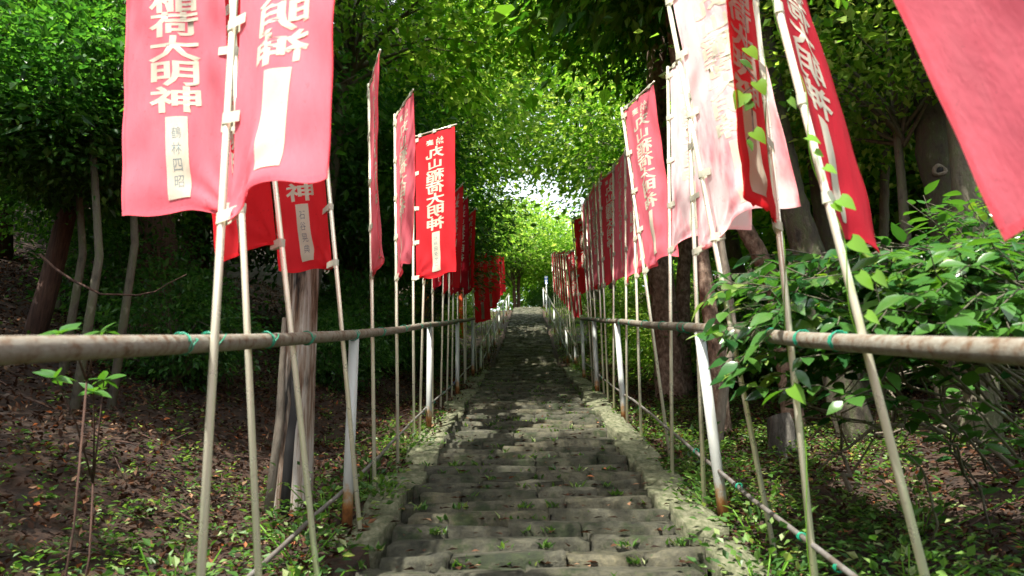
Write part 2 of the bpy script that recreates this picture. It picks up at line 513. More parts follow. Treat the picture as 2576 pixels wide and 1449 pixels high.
def railing(name_label, X0, X1, rail, y0, y1, posts, low=(0.0, 1.0), lowz=.24, ties=()):
    root = empty('handrail', (X0, y0, interp(rail, y0) - .9), name_label, 'railing', 'pipe railings along the steps')
    def X(y): return X0 + (X1 - X0) * (y - y0) / (y1 - y0)
    inv = Matrix.Translation(-root.location)
    def P(x, y, z): return Vector((x, y, z)) - root.location
    k = max(8, int((y1 - y0) / .35))
    pts = [P(X(y), y, interp(rail, y) + .004 * math.sin(y * 2.2)) for y in [y0 + (y1 - y0) * i / k for i in range(k + 1)]]
    MB().tube(pts, .0245, 16).build('rail_pipe', M['rail'], root)
    for y, lx in posts:
        x = X(y); zt = interp(rail, y) - .018
        zb = ground(x, y) - .12
        o = bpy.data.objects.new('post', None)
        mb = MB().tube([Vector((lx * .9, 0, 0)), Vector((lx * .45, 0, (zt - zb) / 2)), Vector((0, 0, zt - zb))], .026, 14)
        po = mb.build('post', M['post'], root)
        po.location = P(x, y, zb)
    yy = [y0 + (y1 - y0) * (low[0] + (low[1] - low[0]) * i / 30) for i in range(31)]
    MB().tube([P(X(y) + .03 * (1 if X0 > 0 else -1), y, ground(X(y), y) + lowz + .015 * math.sin(y * 1.3)) for y in yy], .0095, 8).build('lower_rail', M['low_rail'], root)
    for y in ties:
        wire_loop(root, P(X(y), y, interp(rail, y)), turns=rnd.choice((2, 3, 3)))
        if rnd.random() < .6:
            wire_loop(root, P(X(y) + .03 * (1 if X0 > 0 else -1), y + .02, ground(X(y), y) + lowz), .013, 3, rnd.choice((M['wire'], M['wire'], M['wire'], M['blue_tie'])), False)
    return root


def depth_at(px, X, py=830):
    d = R_CAM @ Vector(((px - 1288) / FPX, -(py - 724.5) / FPX, -1.0))
    return d.y * X / d.x


LPX = [530, 625, 735, 862, 937, 998, 1040, 1063, 1088, 1113, 1128, 1139, 1151, 1167, 1172]
RPX = [2170, 1985, 1840, 1755, 1688, 1640, 1605, 1577, 1545, 1523, 1513, 1499, 1489, 1482, 1461]
LY = [depth_at(p, -RX + (.036 if i == 0 else -.036)) for i, p in enumerate(LPX)]
RY = [depth_at(p, RX + .036) for p in RPX]
railing('rusty near pipe railing on the side of the mirrored-text banner', -RX, -RX, RAIL_L, .2, 12.6, [(.7, 0), (3.68, 0), (6.64, 0), (9.4, 0), (12.2, 0)],
        (.16, 1), .2, [y + .07 for y in LY[:13]] + [1.82])
railing('near pipe railing half covered by broad green shrub leaves', RX, RX, RAIL_R, .2, 11.0, [(.8, .02), (3.60, .05), (6.75, .02), (8.95, 0), (10.85, 0)],
        (.12, 1), .28, [y + .07 for y in RY[:13]] + [2.28, 2.02, 4.0])
R2L = [(13.9, 2.56), (36, 9.35)]
R2R = [(13.3, 2.42), (35.5, 9.48)]
railing('far upper railing beside the banner with green leaves before it', -.87, -.73, R2L, 14.0, 36, [(14.3, 0), (17, 0), (20, 0), (23.5, 0), (27.5, 0), (31.5, 0), (35.6, 0)], (0, 1), .25,
        [15, 16.2, 17.6, 18.8, 20.5, 22])
railing('far upper railing ending in a tall white post by the blue board', .95, 1.0, R2R, 13.4, 35.5, [(13.6, 0), (16.4, 0), (19.5, 0), (23, 0), (27, 0), (31, 0), (35.4, 0)], (0, 1), .25,
        [14, 15.1, 16.3, 17.4, 18.8, 20.5, 22])

# ------------------------------------------------------------------ lettering
_gl = {}


def glyph(ch, bold=.02, res=2, nx=4, ny=3):
    """one character as a flat mesh in the unit box, cut into a grid so that it can follow the cloth"""
    key = (ch, bold)
    if key in _gl: return _gl[key]
    cu = bpy.data.curves.new('letter', 'FONT')
    cu.body = ch; cu.size = 1; cu.offset = bold; cu.resolution_u = res; cu.fill_mode = 'FRONT'
    ob = bpy.data.objects.new('letter', cu); COL.objects.link(ob)
    dg = bpy.context.evaluated_depsgraph_get(); dg.update()
    me = bpy.data.meshes.new_from_object(ob.evaluated_get(dg))
    bpy.data.objects.remove(ob); bpy.data.curves.remove(cu)
    bm = bmesh.new(); bm.from_mesh(me); bpy.data.meshes.remove(me)
    bmesh.ops.remove_doubles(bm, verts=bm.verts, dist=1e-5)
    xs_ = [v.co.x for v in bm.verts]; ys_ = [v.co.y for v in bm.verts]
    x0, x1, y0, y1 = min(xs_), max(xs_), min(ys_), max(ys_)
    for v in bm.verts:
        v.co.x = (v.co.x - (x0 + x1) / 2) / max(.01, x1 - x0); v.co.y = (v.co.y - (y0 + y1) / 2) / max(.01, y1 - y0); v.co.z = 0
    for i in range(1, nx):
        g = bm.verts[:] + bm.edges[:] + bm.faces[:]
        bmesh.ops.bisect_plane(bm, geom=g, plane_co=(-.5 + i / nx, 0, 0), plane_no=(1, 0, 0))
    for i in range(1, ny):
        g = bm.verts[:] + bm.edges[:] + bm.faces[:]
        bmesh.ops.bisect_plane(bm, geom=g, plane_co=(0, -.5 + i / ny, 0), plane_no=(0, 1, 0))
    bmesh.ops.triangulate(bm, faces=bm.faces[:])
    bm.verts.index_update()
    Vv = np.array([v.co[:2] for v in bm.verts]); Ff = [tuple(v.index for v in f.verts) for f in bm.faces]
    asp = (x1 - x0) / max(.01, y1 - y0); ext = (x1 - x0, y1 - y0)
    bm.free(); _gl[key] = (Vv, Ff, ext)
    return _gl[key]


# ------------------------------------------------------------------ banner flags
CW, CH = .42, 1.28


class Cloth:
    """maps (u from the pole, v from the hem) to space: a cloth tied along a pole and a top rod, folding more towards the hem"""
    def __init__(s, B, T, zb, az, W=CW, H=CH, amp=.5, k=1.2, ph=0., hem=.03, droop=.0, curl=0., gap=.03):
        s.B, s.D = Vector(B), (Vector(T) - Vector(B)).normalized()
        s.zb, s.az, s.W, s.H, s.amp, s.k, s.ph, s.hem, s.droop, s.curl, s.gap = zb, az, W, H, amp, k, ph, hem, droop, curl, gap
        s.t0 = (zb - s.B.z) / s.D.z
        nu, nv = 48, 24
        s.g = np.zeros((nv + 1, nu + 1, 2))
        for j in range(nv + 1):
            v = j / nv
            A = amp * (.12 + .88 * (1 - v) ** .8)
            th0 = math.radians(az)
            x = y = 0.
            for i in range(nu + 1):
                u = i / nu
                env = min(1, u * 3)
                th = th0 + A * env * (math.sin(2 * math.pi * k * u + ph + 1.6 * v) + .45 * math.sin(2 * math.pi * 2.3 * k * u + 2.1 * ph - 2.2 * v)) + curl * u * (1 - v)
                if i: x += math.cos(th) * W / nu; y += math.sin(th) * W / nu
                s.g[j, i] = (x, y)

    def pt(s, u, v):
        fu = min(max(u / s.W, 0), 1) * 48; fv = min(max(v / s.H, 0), 1) * 24
        i = min(int(fu), 47); j = min(int(fv), 23); a = fu - i; b = fv - j
        g = s.g
        xy = (g[j, i] * (1 - a) + g[j, i + 1] * a) * (1 - b) + (g[j + 1, i] * (1 - a) + g[j + 1, i + 1] * a) * b
        th0 = math.radians(s.az)
        base = s.B + s.D * (s.t0 + v)
        uu = u / s.W; vv = v / s.H
        dz = s.hem * math.sin(math.pi * min(1, uu * .9)) * (1 - vv) ** 3 - s.droop * uu * (1 - .6 * vv) + .010 * math.sin(9 * uu + s.ph) * (1 - vv) ** 4
        r = math.hypot(u, v)
        wr = .011 * math.sin(math.atan2(v, u) * 11 + s.ph) * math.exp(-r / .20) * min(1, r / .04)
        wr += .004 * math.sin(17 * uu + 9 * vv + s.ph) * math.sin(5 * uu - 13 * vv + 2 * s.ph) + .003 * math.sin(31 * vv + 6 * uu) * uu * (1 - vv)
        base = base + Vector((-math.sin(th0), math.cos(th0), 0)) * wr
        return base + Vector((math.cos(th0) * s.gap + xy[0], math.sin(th0) * s.gap + xy[1], dz))

    def nrm(s, u, v):
        e = .006
        a = s.pt(min(u + e, s.W), v) - s.pt(max(u - e, 0), v); b = s.pt(u, min(v + e, s.H)) - s.pt(u, max(v - e, 0))
        n = a.cross(b)
        return n.normalized() if n.length > 0 else Vector((0, 1, 0))


def grid_mesh(name, c, u0, u1, v0, v1, nu, nv, off, mat, loc, two=False, ragged=0.):
    V, F = [], []
    for sgn in ((1, -1) if two else (1,)):
        b = len(V)
        for j in range(nv + 1):
            for i in range(nu + 1):
                u = u0 + (u1 - u0) * i / nu; v = v0 + (v1 - v0) * j / nv
                p = c.pt(u, v)
                if off: p = p + c.nrm(u, v) * off * sgn
                if ragged and j == 0: p = p + Vector((0, 0, rnd.uniform(-ragged, ragged)))
                V.append(p - loc)
        for j in range(nv):
            for i in range(nu):
                q = (b + j * (nu + 1) + i, b + j * (nu + 1) + i + 1, b + (j + 1) * (nu + 1) + i + 1, b + (j + 1) * (nu + 1) + i)
                F.append(q if sgn == 1 else q[::-1])
    return pymesh(name, V, F, True, mat)


TITLE = '丸山稲荷大明神'


def lettering_mesh(c, loc, seen_from=None):
    V, F = [], []
    def put(ch, cx, cy, w_, h_, bold=.024):
        g, fs, ext = glyph(ch, bold)
        kx, ky = max(.55, min(1, ext[0])) , max(.55, min(1, ext[1]))
        for sgn in (1, -1):
            b = len(V)
            for x, y in g:
                u = c.W - (cx + x * w_ * kx); v = cy + y * h_ * ky
                V.append(c.pt(u, v) + c.nrm(u, v) * .0014 * sgn - loc)
            for f in fs: F.append(tuple(b + i for i in (f if sgn < 0 else f[::-1])))
    sc = c.H / 1.28
    put('奉', c.W / 2 + .055, 1.19 * sc, .085, .075, .02); put('納', c.W / 2 - .055, 1.19 * sc, .085, .075, .02)
    for i, ch in enumerate(TITLE):
        put(ch, c.W / 2, (1.095 - .107 * i) * sc, .20 if ch != '山' else .17, .112 if ch != '山' else .09, .024)
    return pymesh('lettering', V, F, True, M['cream'])


def writing_mesh(c, loc, text, mat):
    V, F = [], []
    n = len(text); v1, v0 = .345, .085
    st = (v1 - v0) / n
    for i, ch in enumerate(text):
        g, fs, ext = glyph(ch, -.004 if ch > '一' else 0.0, 2, 1, 1)
        for sgn in (1, -1):
            b = len(V)
            for x, y in g:
                u = c.W - (c.W / 2 + x * .038 * max(.5, min(1, ext[0]))); v = v1 - st * (i + .5) + y * st * .74
                V.append(c.pt(u, v) + c.nrm(u, v) * .0028 * sgn - loc)
            for f in fs: F.append(tuple(b + k for k in (f if sgn < 0 else f[::-1])))
    return pymesh('writing', V, F, True, mat)


def tie_mesh(c, v, loc, near):
    """a strip of cloth tape folded round the pole and stitched to the cloth's edge"""
    p = c.B + c.D * (c.t0 + v); th = math.radians(c.az)
    q = c.pt(.035, min(v, c.H)); d = (q - p); d.z *= .6; L = d.length; d = d.normalized()
    up = Vector((0, 0, 1)); nrm = d.cross(up).normalized()
    hw = .017 if near else .02
    V, F = [], []
    prof = []
    nb = 9
    for k in range(nb + 1):                      # round the back of the pole
        a = math.pi / 2 + math.pi * k / nb
        prof.append(d * math.cos(a) * .0145 + nrm * math.sin(a) * .0145)
    prof = [d * L + nrm * .004] + prof + [d * L - nrm * .004]
    sl = rnd.uniform(-.010, .010)
    for i, e in enumerate(prof):
        f = max(0, e.dot(d)) / max(L, .01)
        for s_ in (-1, 1):
            V.append(p + e + up * (s_ * hw + sl * f + rnd.uniform(-.0015, .0015)) - loc)
    for i in range(len(prof) - 1):
        F.append((2 * i, 2 * i + 2, 2 * i + 3, 2 * i + 1))
    return pymesh('tie', V, F, True, M['tape'])


def pole_line(px1, py1, px2, py2, y, side, inner=False, rail=None):
    a, b = at(px1, py1, y), at(px2, py2, y)
    return a, b


def flag(label, a, b, zb, az, mat, group, H=CH, W=CW, amp=.5, k=1.2, ph=None, hem=.03, droop=0., curl=0., detail=2, text=None, ragged=0., strip=True, top=.05, letters=True):
    """pole through the points a (upper) and b (lower)"""
    a, b = Vector(a), Vector(b); D = (a - b).normalized()
    if ph is None: ph = rnd.uniform(0, 6.28)
    # foot on the ground
    foot = b.copy()
    for _ in range(6):
        foot = foot - D * ((foot.z - (ground(foot.x, foot.y) - .06)) / D.z)
    topz = zb + H * D.z + top
    tip = foot + D * ((topz - foot.z) / D.z)
    root = empty('banner_flag', foot, label, 'banner', group)
    loc = foot
    c = Cloth(foot, tip, zb, az, W, H, amp, k, ph, hem, droop, curl)
    mb = MB(); n = 10
    mb.tube([foot - loc, (foot + tip) / 2 - loc, tip - loc], .0112 if detail else .012, 14 if detail == 2 else 8)
    mb.build('pole', M['steel'], root)
    th = math.radians(az); dxy = Vector((math.cos(th), math.sin(th), 0))
    zc = tip - D * (top * .5)
    MB().tube([zc - dxy * .02 - loc, zc + dxy * (W + c.gap + .02) + Vector((0, 0, -.01)) - loc], .006, 8).build('cross_bar', M['steel'] if detail else M['bar'], root)
    nu, nv = {2: (36, 60), 1: (20, 30), 0: (12, 16)}[detail]
    cl = link('cloth', grid_mesh('cloth', c, 0, W, 0, H, nu, nv, 0, mat, loc, ragged=ragged), None, root)
    if detail:
        link('hem', grid_mesh('hem', c, 0, W, .0, .018, nu, 2, .0016, mat, loc, True), None, cl)
        link('hem', grid_mesh('hem', c, W - .012, W, .02, H, 1, nv, .0016, mat, loc, True), None, cl)
    if letters:
        link('lettering', lettering_mesh(c, loc), None, cl)
    if strip:
        link('name_strip', grid_mesh('name_strip', c, W / 2 - .04, W / 2 + .04, .05, .38, 6 if detail else 2, 20 if detail else 4, .0022, M['cream'], loc, True), None, cl)
    if text:
        link('writing', writing_mesh(c, loc, text, M['ink'] if detail == 2 else M['soft_ink']), None, cl)
    for v in (.012, .32, .63, .94, 1.25):
        link('tie', tie_mesh(c, v * H / 1.28, loc, detail == 2), None, root)
    for f in (.12, .5, .88):                     # tabs over the rod
        q = c.pt(W * f, H); r = zc + dxy * (c.gap + W * f) + Vector((0, 0, -.01 * f))
        V = [q - dxy * .017, q + dxy * .017, r + dxy * .017 + Vector((0, 0, .008)), r - dxy * .017 + Vector((0, 0, .008))]
        nn = dxy.cross(Vector((0, 0, 1))) * .007
        VV = [v + nn - loc for v in V] + [v - nn - loc for v in V]
        link('tab', pymesh('tab', VV, [(0, 1, 2, 3), (7, 6, 5, 4), (3, 2, 6, 7)], False, M['tape']), None, root)
    return root, c


GL, GR = 'banners tied along the near railing opposite the shrub', 'banners tied along the near railing by the shrub'
GL2, GR2 = 'banners on the left of the upper steps', 'banners on the right of the upper steps'
zl = lambda y: interp(RAIL_L, y); zr = lambda y: interp(RAIL_R, y)
LINES_L = [((575, 0), (487, 1449)), ((611, 500), (655, 1449)), ((701, 470), (790, 1290)), ((815, 250), (870, 850)), ((930, 200), (945, 1260)),
           ((994, 190), (1002, 1130)), ((1039, 320), (1041, 1080))]
SPEC_L = [
    # label, az, mat, amp, k, ph, zb offset, extra
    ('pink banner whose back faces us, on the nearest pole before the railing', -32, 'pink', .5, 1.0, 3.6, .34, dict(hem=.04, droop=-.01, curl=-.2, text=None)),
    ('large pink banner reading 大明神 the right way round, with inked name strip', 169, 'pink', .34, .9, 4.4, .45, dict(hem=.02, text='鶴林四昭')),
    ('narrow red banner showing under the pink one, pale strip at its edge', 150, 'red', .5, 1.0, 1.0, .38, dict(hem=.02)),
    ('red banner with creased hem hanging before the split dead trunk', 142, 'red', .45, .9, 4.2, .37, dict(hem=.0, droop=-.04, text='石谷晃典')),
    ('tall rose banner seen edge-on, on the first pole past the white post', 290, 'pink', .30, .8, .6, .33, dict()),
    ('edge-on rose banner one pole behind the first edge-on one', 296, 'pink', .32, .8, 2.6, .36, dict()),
    ('flat vivid red banner with all mirrored letters 丸山稲荷大明神 and name strip', -30, 'red', .14, .8, 1.0, .40, dict(hem=-.01, text='松麻田タケコ')),
]
ALLFLAGS = []
for i, (s, ((x1, y1), (x2, y2))) in enumerate(zip(SPEC_L, LINES_L)):
    y = LY[i] + (.03 if i == 0 else .0)
    dx = .036 if i == 0 else -.036
    a, b = at(x1, y1, y), at(x2, y2, y)
    t = (zl(y) - b.z) / (a.z - b.z); xr = b.x + (a.x - b.x) * t
    sh = Vector((-RX + dx - xr, 0, 0)); sh.x = max(-.05, min(.05, sh.x))
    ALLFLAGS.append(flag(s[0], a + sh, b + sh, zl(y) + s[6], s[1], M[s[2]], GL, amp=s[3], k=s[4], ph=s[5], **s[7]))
ORD = ['first', 'second', 'third', 'fourth', 'fifth', 'sixth', 'seventh', 'eighth', 'ninth']
for k, i in enumerate(range(7, 15)):
    y = LY[i]; x = -RX - .036
    lean = rnd.uniform(-.02, .02)
    flag('thin red banner mostly hidden, %s pole beyond the vivid flat banner' % ORD[k], (x + lean, y, zl(y) + 1), (x, y, zl(y)), zl(y) + .36 + rnd.uniform(-.05, .05), rnd.choice((284, 288, 294)),
         M[rnd.choice(('red', 'red', 'deep_red'))], GL, amp=.35, k=.9, detail=1)

LINES_R = [((1955, 0), (2330, 1449)), ((1955, 490), (2050, 1400)), ((1692, 78), (1798, 629)), ((1737, 347), (1770, 1200)), ((1680, 60), (1692, 1180)),
           ((1573, 314), (1660, 943)), ((1588, 300), (1610, 1000)), ((1574, 300), (1579, 1000)), ((1544, 300), (1546, 1100)), ((1505, 380), (1528, 950))]
SPEC_R = [
    ('narrow dull red banner on the strongly leaning pole entwined by a vine', 54, 'deep_red', .35, .8, 1.0, .40, dict(hem=.0, droop=.06)),
    ('dark crimson banner with torn hem, pole rising out of the shrub', 236, 'red', .40, 1.2, .4, .38, dict(W=.36, ragged=.02)),
    ('broad overexposed pink banner with pale strip and curved hem', -60, 'pale', .38, 1.0, 3.9, .42, dict(hem=.06, curl=.2)),
    ('overexposed banner overlapped by the broad overexposed one, slim pole beside the nearest shrub post', 298, 'pale', .45, 1.0, 2.0, .40, dict()),
    ('overexposed banner with a knotted rag at its hem, on an upright pole', 292, 'pale', .45, 1.1, 5.0, .47, dict(hem=.04)),
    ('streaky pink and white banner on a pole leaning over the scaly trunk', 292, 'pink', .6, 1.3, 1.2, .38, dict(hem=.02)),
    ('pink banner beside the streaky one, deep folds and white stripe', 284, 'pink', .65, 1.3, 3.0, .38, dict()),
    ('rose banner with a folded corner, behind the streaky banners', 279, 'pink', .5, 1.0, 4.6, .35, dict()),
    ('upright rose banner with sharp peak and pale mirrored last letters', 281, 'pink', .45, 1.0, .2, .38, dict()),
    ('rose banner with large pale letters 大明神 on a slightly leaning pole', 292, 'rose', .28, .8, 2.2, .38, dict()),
]
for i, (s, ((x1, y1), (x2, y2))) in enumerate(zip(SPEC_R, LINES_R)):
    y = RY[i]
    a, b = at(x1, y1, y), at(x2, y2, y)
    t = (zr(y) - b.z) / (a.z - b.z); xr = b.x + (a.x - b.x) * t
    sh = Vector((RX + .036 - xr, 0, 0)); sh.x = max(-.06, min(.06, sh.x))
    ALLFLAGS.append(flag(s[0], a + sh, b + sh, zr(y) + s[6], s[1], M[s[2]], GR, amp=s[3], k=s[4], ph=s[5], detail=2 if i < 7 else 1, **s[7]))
for k, i in enumerate(range(10, 15)):
    y = RY[i]; x = RX + .036; lean = rnd.uniform(-.015, .015)
    last = i == 14
    flag('flat red banner with dark rod, last pole at the end of the shrub railing' if last else 'narrow rose banner, %s pole beyond the banner with large pale letters' % ORD[k],
         (x + lean - (.03 if last else 0), y, zr(y) + 1), (x, y, zr(y)), zr(y) + .38, -50 if last else rnd.uniform(272, 282), M['red' if last else 'pink'], GR, amp=.2 if last else .35, k=.9, detail=1)
# the banner whose pole stands just outside the frame
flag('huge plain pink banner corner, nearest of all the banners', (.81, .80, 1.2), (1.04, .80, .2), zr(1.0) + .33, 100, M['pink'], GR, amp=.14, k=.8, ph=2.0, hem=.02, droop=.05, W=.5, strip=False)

z2l = lambda y: interp(R2L, y); z2r = lambda y: interp(R2R, y)
YL2 = [13.3, 15.2, 16.6, 18.4, 20.3, 22.5, 25]
LL2 = ['red banner partly behind the dark glossy leaves, at the foot of the upper steps', 'second red banner up the steps behind the glossy leaves', 'third red banner up the steps behind the glossy leaves',
       'fourth red banner up the steps behind the glossy leaves', 'fifth red banner up the steps behind the glossy leaves', 'sixth red banner up the steps behind the glossy leaves', 'uppermost red banner on the glossy leaf side']
for i, y in enumerate(YL2):
    x = -.90 + .006 * (y - 14)
    flag(LL2[i], (x - .03, y, z2l(y) + 1), (x + .01, y, z2l(y)), z2l(y) + .50, -48 + rnd.uniform(-8, 8) - (12 if i else 0), M['red'], GL2, amp=.12, k=.8, detail=1 if i < 4 else 0, text='松麻田タケコ' if i == 0 else None)
YR2 = [13.9, 14.7, 15.6, 16.6, 17.6, 18.8, 20, 21.4, 23]
for i, y in enumerate(YR2):
    x = 1.0
    lab = ['crimson banner with clear white letters on a leaning pole, lowest of the far railing', 'crimson banner wrapped round its pole with its strip caught on the far railing'][i] if i < 2 else \
        'narrow crimson banner, %s pole up from the one caught on the railing' % ORD[i - 2]
    flag(lab, (x - (.09 if i == 0 else .03), y, z2r(y) + 1), (x, y, z2r(y)), z2r(y) + .45, 292 + rnd.uniform(-10, 8), M['red' if i % 3 == 1 else 'rose'], GR2, amp=.25, k=.9, detail=1 if i < 4 else 0,
         droop=.0 if i != 1 else .15)


# ------------------------------------------------------------------ leaves, crowns, trees
def leaf_cloud(P, A, Nn, Ls, wd=.5, fold=.12):
    """P base points, A unit axes, Nn normals, Ls lengths -> two triangles a leaf, folded along the midrib"""
    n = len(P)
    A = A / np.linalg.norm(A, axis=1, keepdims=True)
    S = np.cross(Nn, A); S /= np.maximum(np.linalg.norm(S, axis=1, keepdims=True), 1e-6)
    U = np.cross(A, S)
    Ls = Ls[:, None]
    b = P; t = P + A * Ls
    mid = P + A * Ls * .42 + U * Ls * fold
    l = mid + S * Ls * wd * .5; r = mid - S * Ls * wd * .5
    V = np.stack([b, l, t, r], 1).reshape(-1, 3)
    i = np.arange(n)[:, None] * 4
    T = np.concatenate([np.concatenate([i, i + 2, i + 1], 1), np.concatenate([i, i + 3, i + 2], 1)], 0)
    return V, T


def unit(a): return a / np.maximum(np.linalg.norm(a, axis=-1, keepdims=True), 1e-6)


def crown_proto(name, seed, nclump, per, shape, spread, lsize, mat, layered=.3, droop=.25, shell=.6, wd=.5, hole=0.):
    g = np.random.default_rng(seed)
    d = unit(g.normal(size=(nclump * 3, 3))); rr = shell + (1 - shell) * g.random((nclump * 3, 1)); rr = rr ** .8
    C = d * rr * np.array(shape)
    lump = np.sin(C[:, 0] * 2.1 + seed) + np.sin(C[:, 1] * 1.9 + 2 * seed) + np.sin(C[:, 2] * 2.6 + .5 * seed)
    C = C[np.argsort(-lump)][: int(nclump * 2.2)] if hole else C
    C = C[g.permutation(len(C))][:nclump]
    n = nclump * per
    Ci = np.repeat(C, per, 0)
    sz = np.repeat(g.uniform(.65, 1.35, (nclump, 1)), per, 0)
    off = g.normal(size=(n, 3)) * np.array([spread, spread, spread * layered]) * sz
    out = unit(Ci * np.array([1, 1, .4]) + 1e-3)
    off[:, 2] -= droop * spread * (np.linalg.norm(off[:, :2], axis=1) / spread) ** 1.3 * .5
    P = Ci + off
    A = unit(out * .5 + unit(off) * .7 + g.normal(size=(n, 3)) * .55); A[:, 2] -= droop * .8
    Nn = np.array([0, 0, 1.]) + g.normal(size=(n, 3)) * .45
    V, T = leaf_cloud(P, A, Nn, lsize * np.exp(g.normal(size=n) * .33), wd)
    crown = trimesh(name, V, T, mat)
    mb = MB(); q = random.Random(seed)
    for k in q.sample(range(nclump), min(26, nclump)):
        e = Vector(C[k]); s0 = Vector((0, 0, -shape[2] * 1.0)) * q.uniform(.5, 1.0)
        m1 = s0 * .4 + e * .5 + Vector((q.uniform(-.2, .2), q.uniform(-.2, .2), q.uniform(0, .3)))
        mb.tube([s0, m1, e], [.035, .02, .006], 5, False)
    limb = pymesh('limb', mb.V, mb.F, True, None)
    return crown, limb


PROTO = {
    'broad': crown_proto('crown', 1, 330, 46, (2.3, 2.3, 1.7), .36, .13, M['leaf_mid'], .45, .3, .55, .5, 1),
    'broad2': crown_proto('crown', 2, 300, 46, (2.5, 2.1, 1.5), .38, .13, M['leaf_mid'], .4, .3, .5, .5, 1),
    'dark': crown_proto('crown', 3, 340, 46, (2.2, 2.2, 2.0), .34, .11, M['leaf_dark'], .5, .35, .45, .48, 1),
    'dark2': crown_proto('crown', 4, 320, 46, (2.5, 2.2, 1.6), .36, .11, M['leaf_dark'], .45, .3, .45, .48, 1),
    'maple': crown_proto('crown', 5, 170, 46, (2.6, 2.6, 1.4), .50, .125, M['leaf_bright'], .16, .25, .5, .6, 1),
    'maple2': crown_proto('crown', 6, 165, 46, (2.4, 2.6, 1.7), .50, .125, M['leaf_bright'], .18, .25, .5, .6, 1),
    'mapled': crown_proto('crown', 9, 280, 55, (2.5, 2.5, 1.5), .42, .075, M['leaf_mid'], .16, .25, .5, .6, 1),
    'cedar': crown_proto('crown', 7, 330, 48, (1.9, 1.9, 3.6), .32, .13, M['leaf_cedar'], .55, .9, .4, .3),
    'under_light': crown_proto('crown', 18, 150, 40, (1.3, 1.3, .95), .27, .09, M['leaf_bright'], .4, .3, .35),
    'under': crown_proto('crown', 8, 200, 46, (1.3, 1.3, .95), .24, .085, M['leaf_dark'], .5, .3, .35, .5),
}


def trunk_mb(pts, rad, n=12, flare=1.5, jit=.05):
    """pts relative points; more rings by interpolation, a flared foot"""
    P = []; Rr = []
    for i in range(len(pts) - 1):
        for k in range(6):
            t = k / 6; P.append(Vector(pts[i]).lerp(Vector(pts[i + 1]), t)); Rr.append(rad[i] + (rad[i + 1] - rad[i]) * t)
    P.append(Vector(pts[-1])); Rr.append(rad[-1])
    z0 = P[0].z
    for i, p in enumerate(P):
        Rr[i] *= 1 + (flare - 1) * math.exp(-max(0, p.z - z0) / .35)
        P[i] = p + Vector((rnd.uniform(-1, 1), rnd.uniform(-1, 1), 0)) * rad[0] * .08
    return MB().tube(P, Rr, n + 4, True, jit)


def tree(name, label, x, y, kind, hc, sc, r, bark, group='forest trees around the steps', lean=(0, 0), trunk=None, rz=None, szk=1., flare=1.4):
    z = ground(x, y)
    root = empty(name, (x, y, z - .1), label, 'tree', group)
    if trunk is None:
        top = Vector((lean[0], lean[1], hc + .1))
        mid = top * .5 + Vector((rnd.uniform(-.15, .15), rnd.uniform(-.15, .15), 0))
        mb = trunk_mb([Vector((0, 0, 0)), mid, top], [r, r * .8, r * .45], 12, flare)
    else:
        mb = trunk_mb(trunk[0], trunk[1], 14, flare)
        top = Vector(trunk[0][-1])
    mb.build('trunk', bark, root)
    if kind:
        cm, lm = PROTO[kind]
        c = link('crown', cm, None, root)
        c.location = (lean[0], lean[1], hc + .1) if trunk is None else (top.x, top.y, top.z + .4)
        c.scale = (sc, sc, sc * szk); c.rotation_euler = (0, 0, rnd.uniform(0, 6.28) if rz is None else rz)
        if not lm.materials: lm.materials.append(M['grey_bark'])
        l = link('limb', lm, None, root)
        l.location, l.scale, l.rotation_euler = c.location, c.scale, c.rotation_euler
    return root


def px_trunk(pts, y, r, dy=0.0):
    """trunk points seen at the photograph's pixels, standing at distance y; the first point is moved down on to the ground"""
    W_ = [at(px, py, y + dy * i) for i, (px, py) in enumerate(pts)]
    b, a = W_[0], W_[1]; D = (a - b).normalized()
    foot = b.copy()
    for _ in range(8):
        foot = foot - D * ((foot.z - ground(foot.x, foot.y)) / max(.3, D.z))
    root = Vector((foot.x, foot.y, ground(foot.x, foot.y) - .1))
    return foot, [Vector((0, 0, 0))] + [p - root for p in W_[(1 if (b - foot).length < .3 else 0):]], root


def px_tree(name, label, pts, y, radii, bark, kind=None, up=3.0, sc=1.0, group='forest trees around the steps', dy=0.0, flare=1.3, szk=1.):
    foot, rel, root = px_trunk(pts, y, radii, dy)
    D = (rel[-1] - rel[-2]).normalized()
    if up: rel.append(rel[-1] + D * up * .6 + Vector((0, 0, up * .4)))
    rr = [radii[0] + (radii[1] - radii[0]) * i / (len(rel) - 1) for i in range(len(rel))]
    return tree(name, label, foot.x, foot.y, kind, 0, sc, 0, bark, group, trunk=(rel, rr), szk=szk, flare=flare)


# left-hand forest
px_tree('cedar_tree', 'massive dark red-brown cedar trunk under the 大明神 banner', [(395, 860), (392, 560)], 8.0, (.28, .16), M['cedar_bark'], 'cedar', 7.5, 1.3)
tree('cedar_tree', 'cedar standing deep in shade above the dead split trunk', -5.4, 11.5, 'cedar', 7.0, 1.25, .24, M['cedar_bark'])
tree('cedar_tree', 'dark cedar rising behind the two edge-on rose banners', -3.9, 15.5, 'cedar', 6.8, 1.2, .22, M['cedar_bark'])
tree('cedar_tree', 'cedar trunk in the gloom at the frame edge over the rusty railing', -7.4, 9.5, 'cedar', 6.8, 1.3, .25, M['cedar_bark'])
tree('cedar_tree', 'farthest dark cedar on the slope beyond the massive cedar', -9.0, 16, 'cedar', 7.0, 1.4, .25, M['cedar_bark'])
tree('broadleaf_tree', 'shady evergreen with low boughs filling the upper corner by the massive cedar', -5.4, 6.6, 'mapled', 3.7, 1.0, .09, M['cedar_bark'])
tree('broadleaf_tree', 'evergreen with dense gloomy crown behind the pink banners', -4.2, 9.6, 'dark2', 3.2, 1.15, .12, M['grey_bark'])
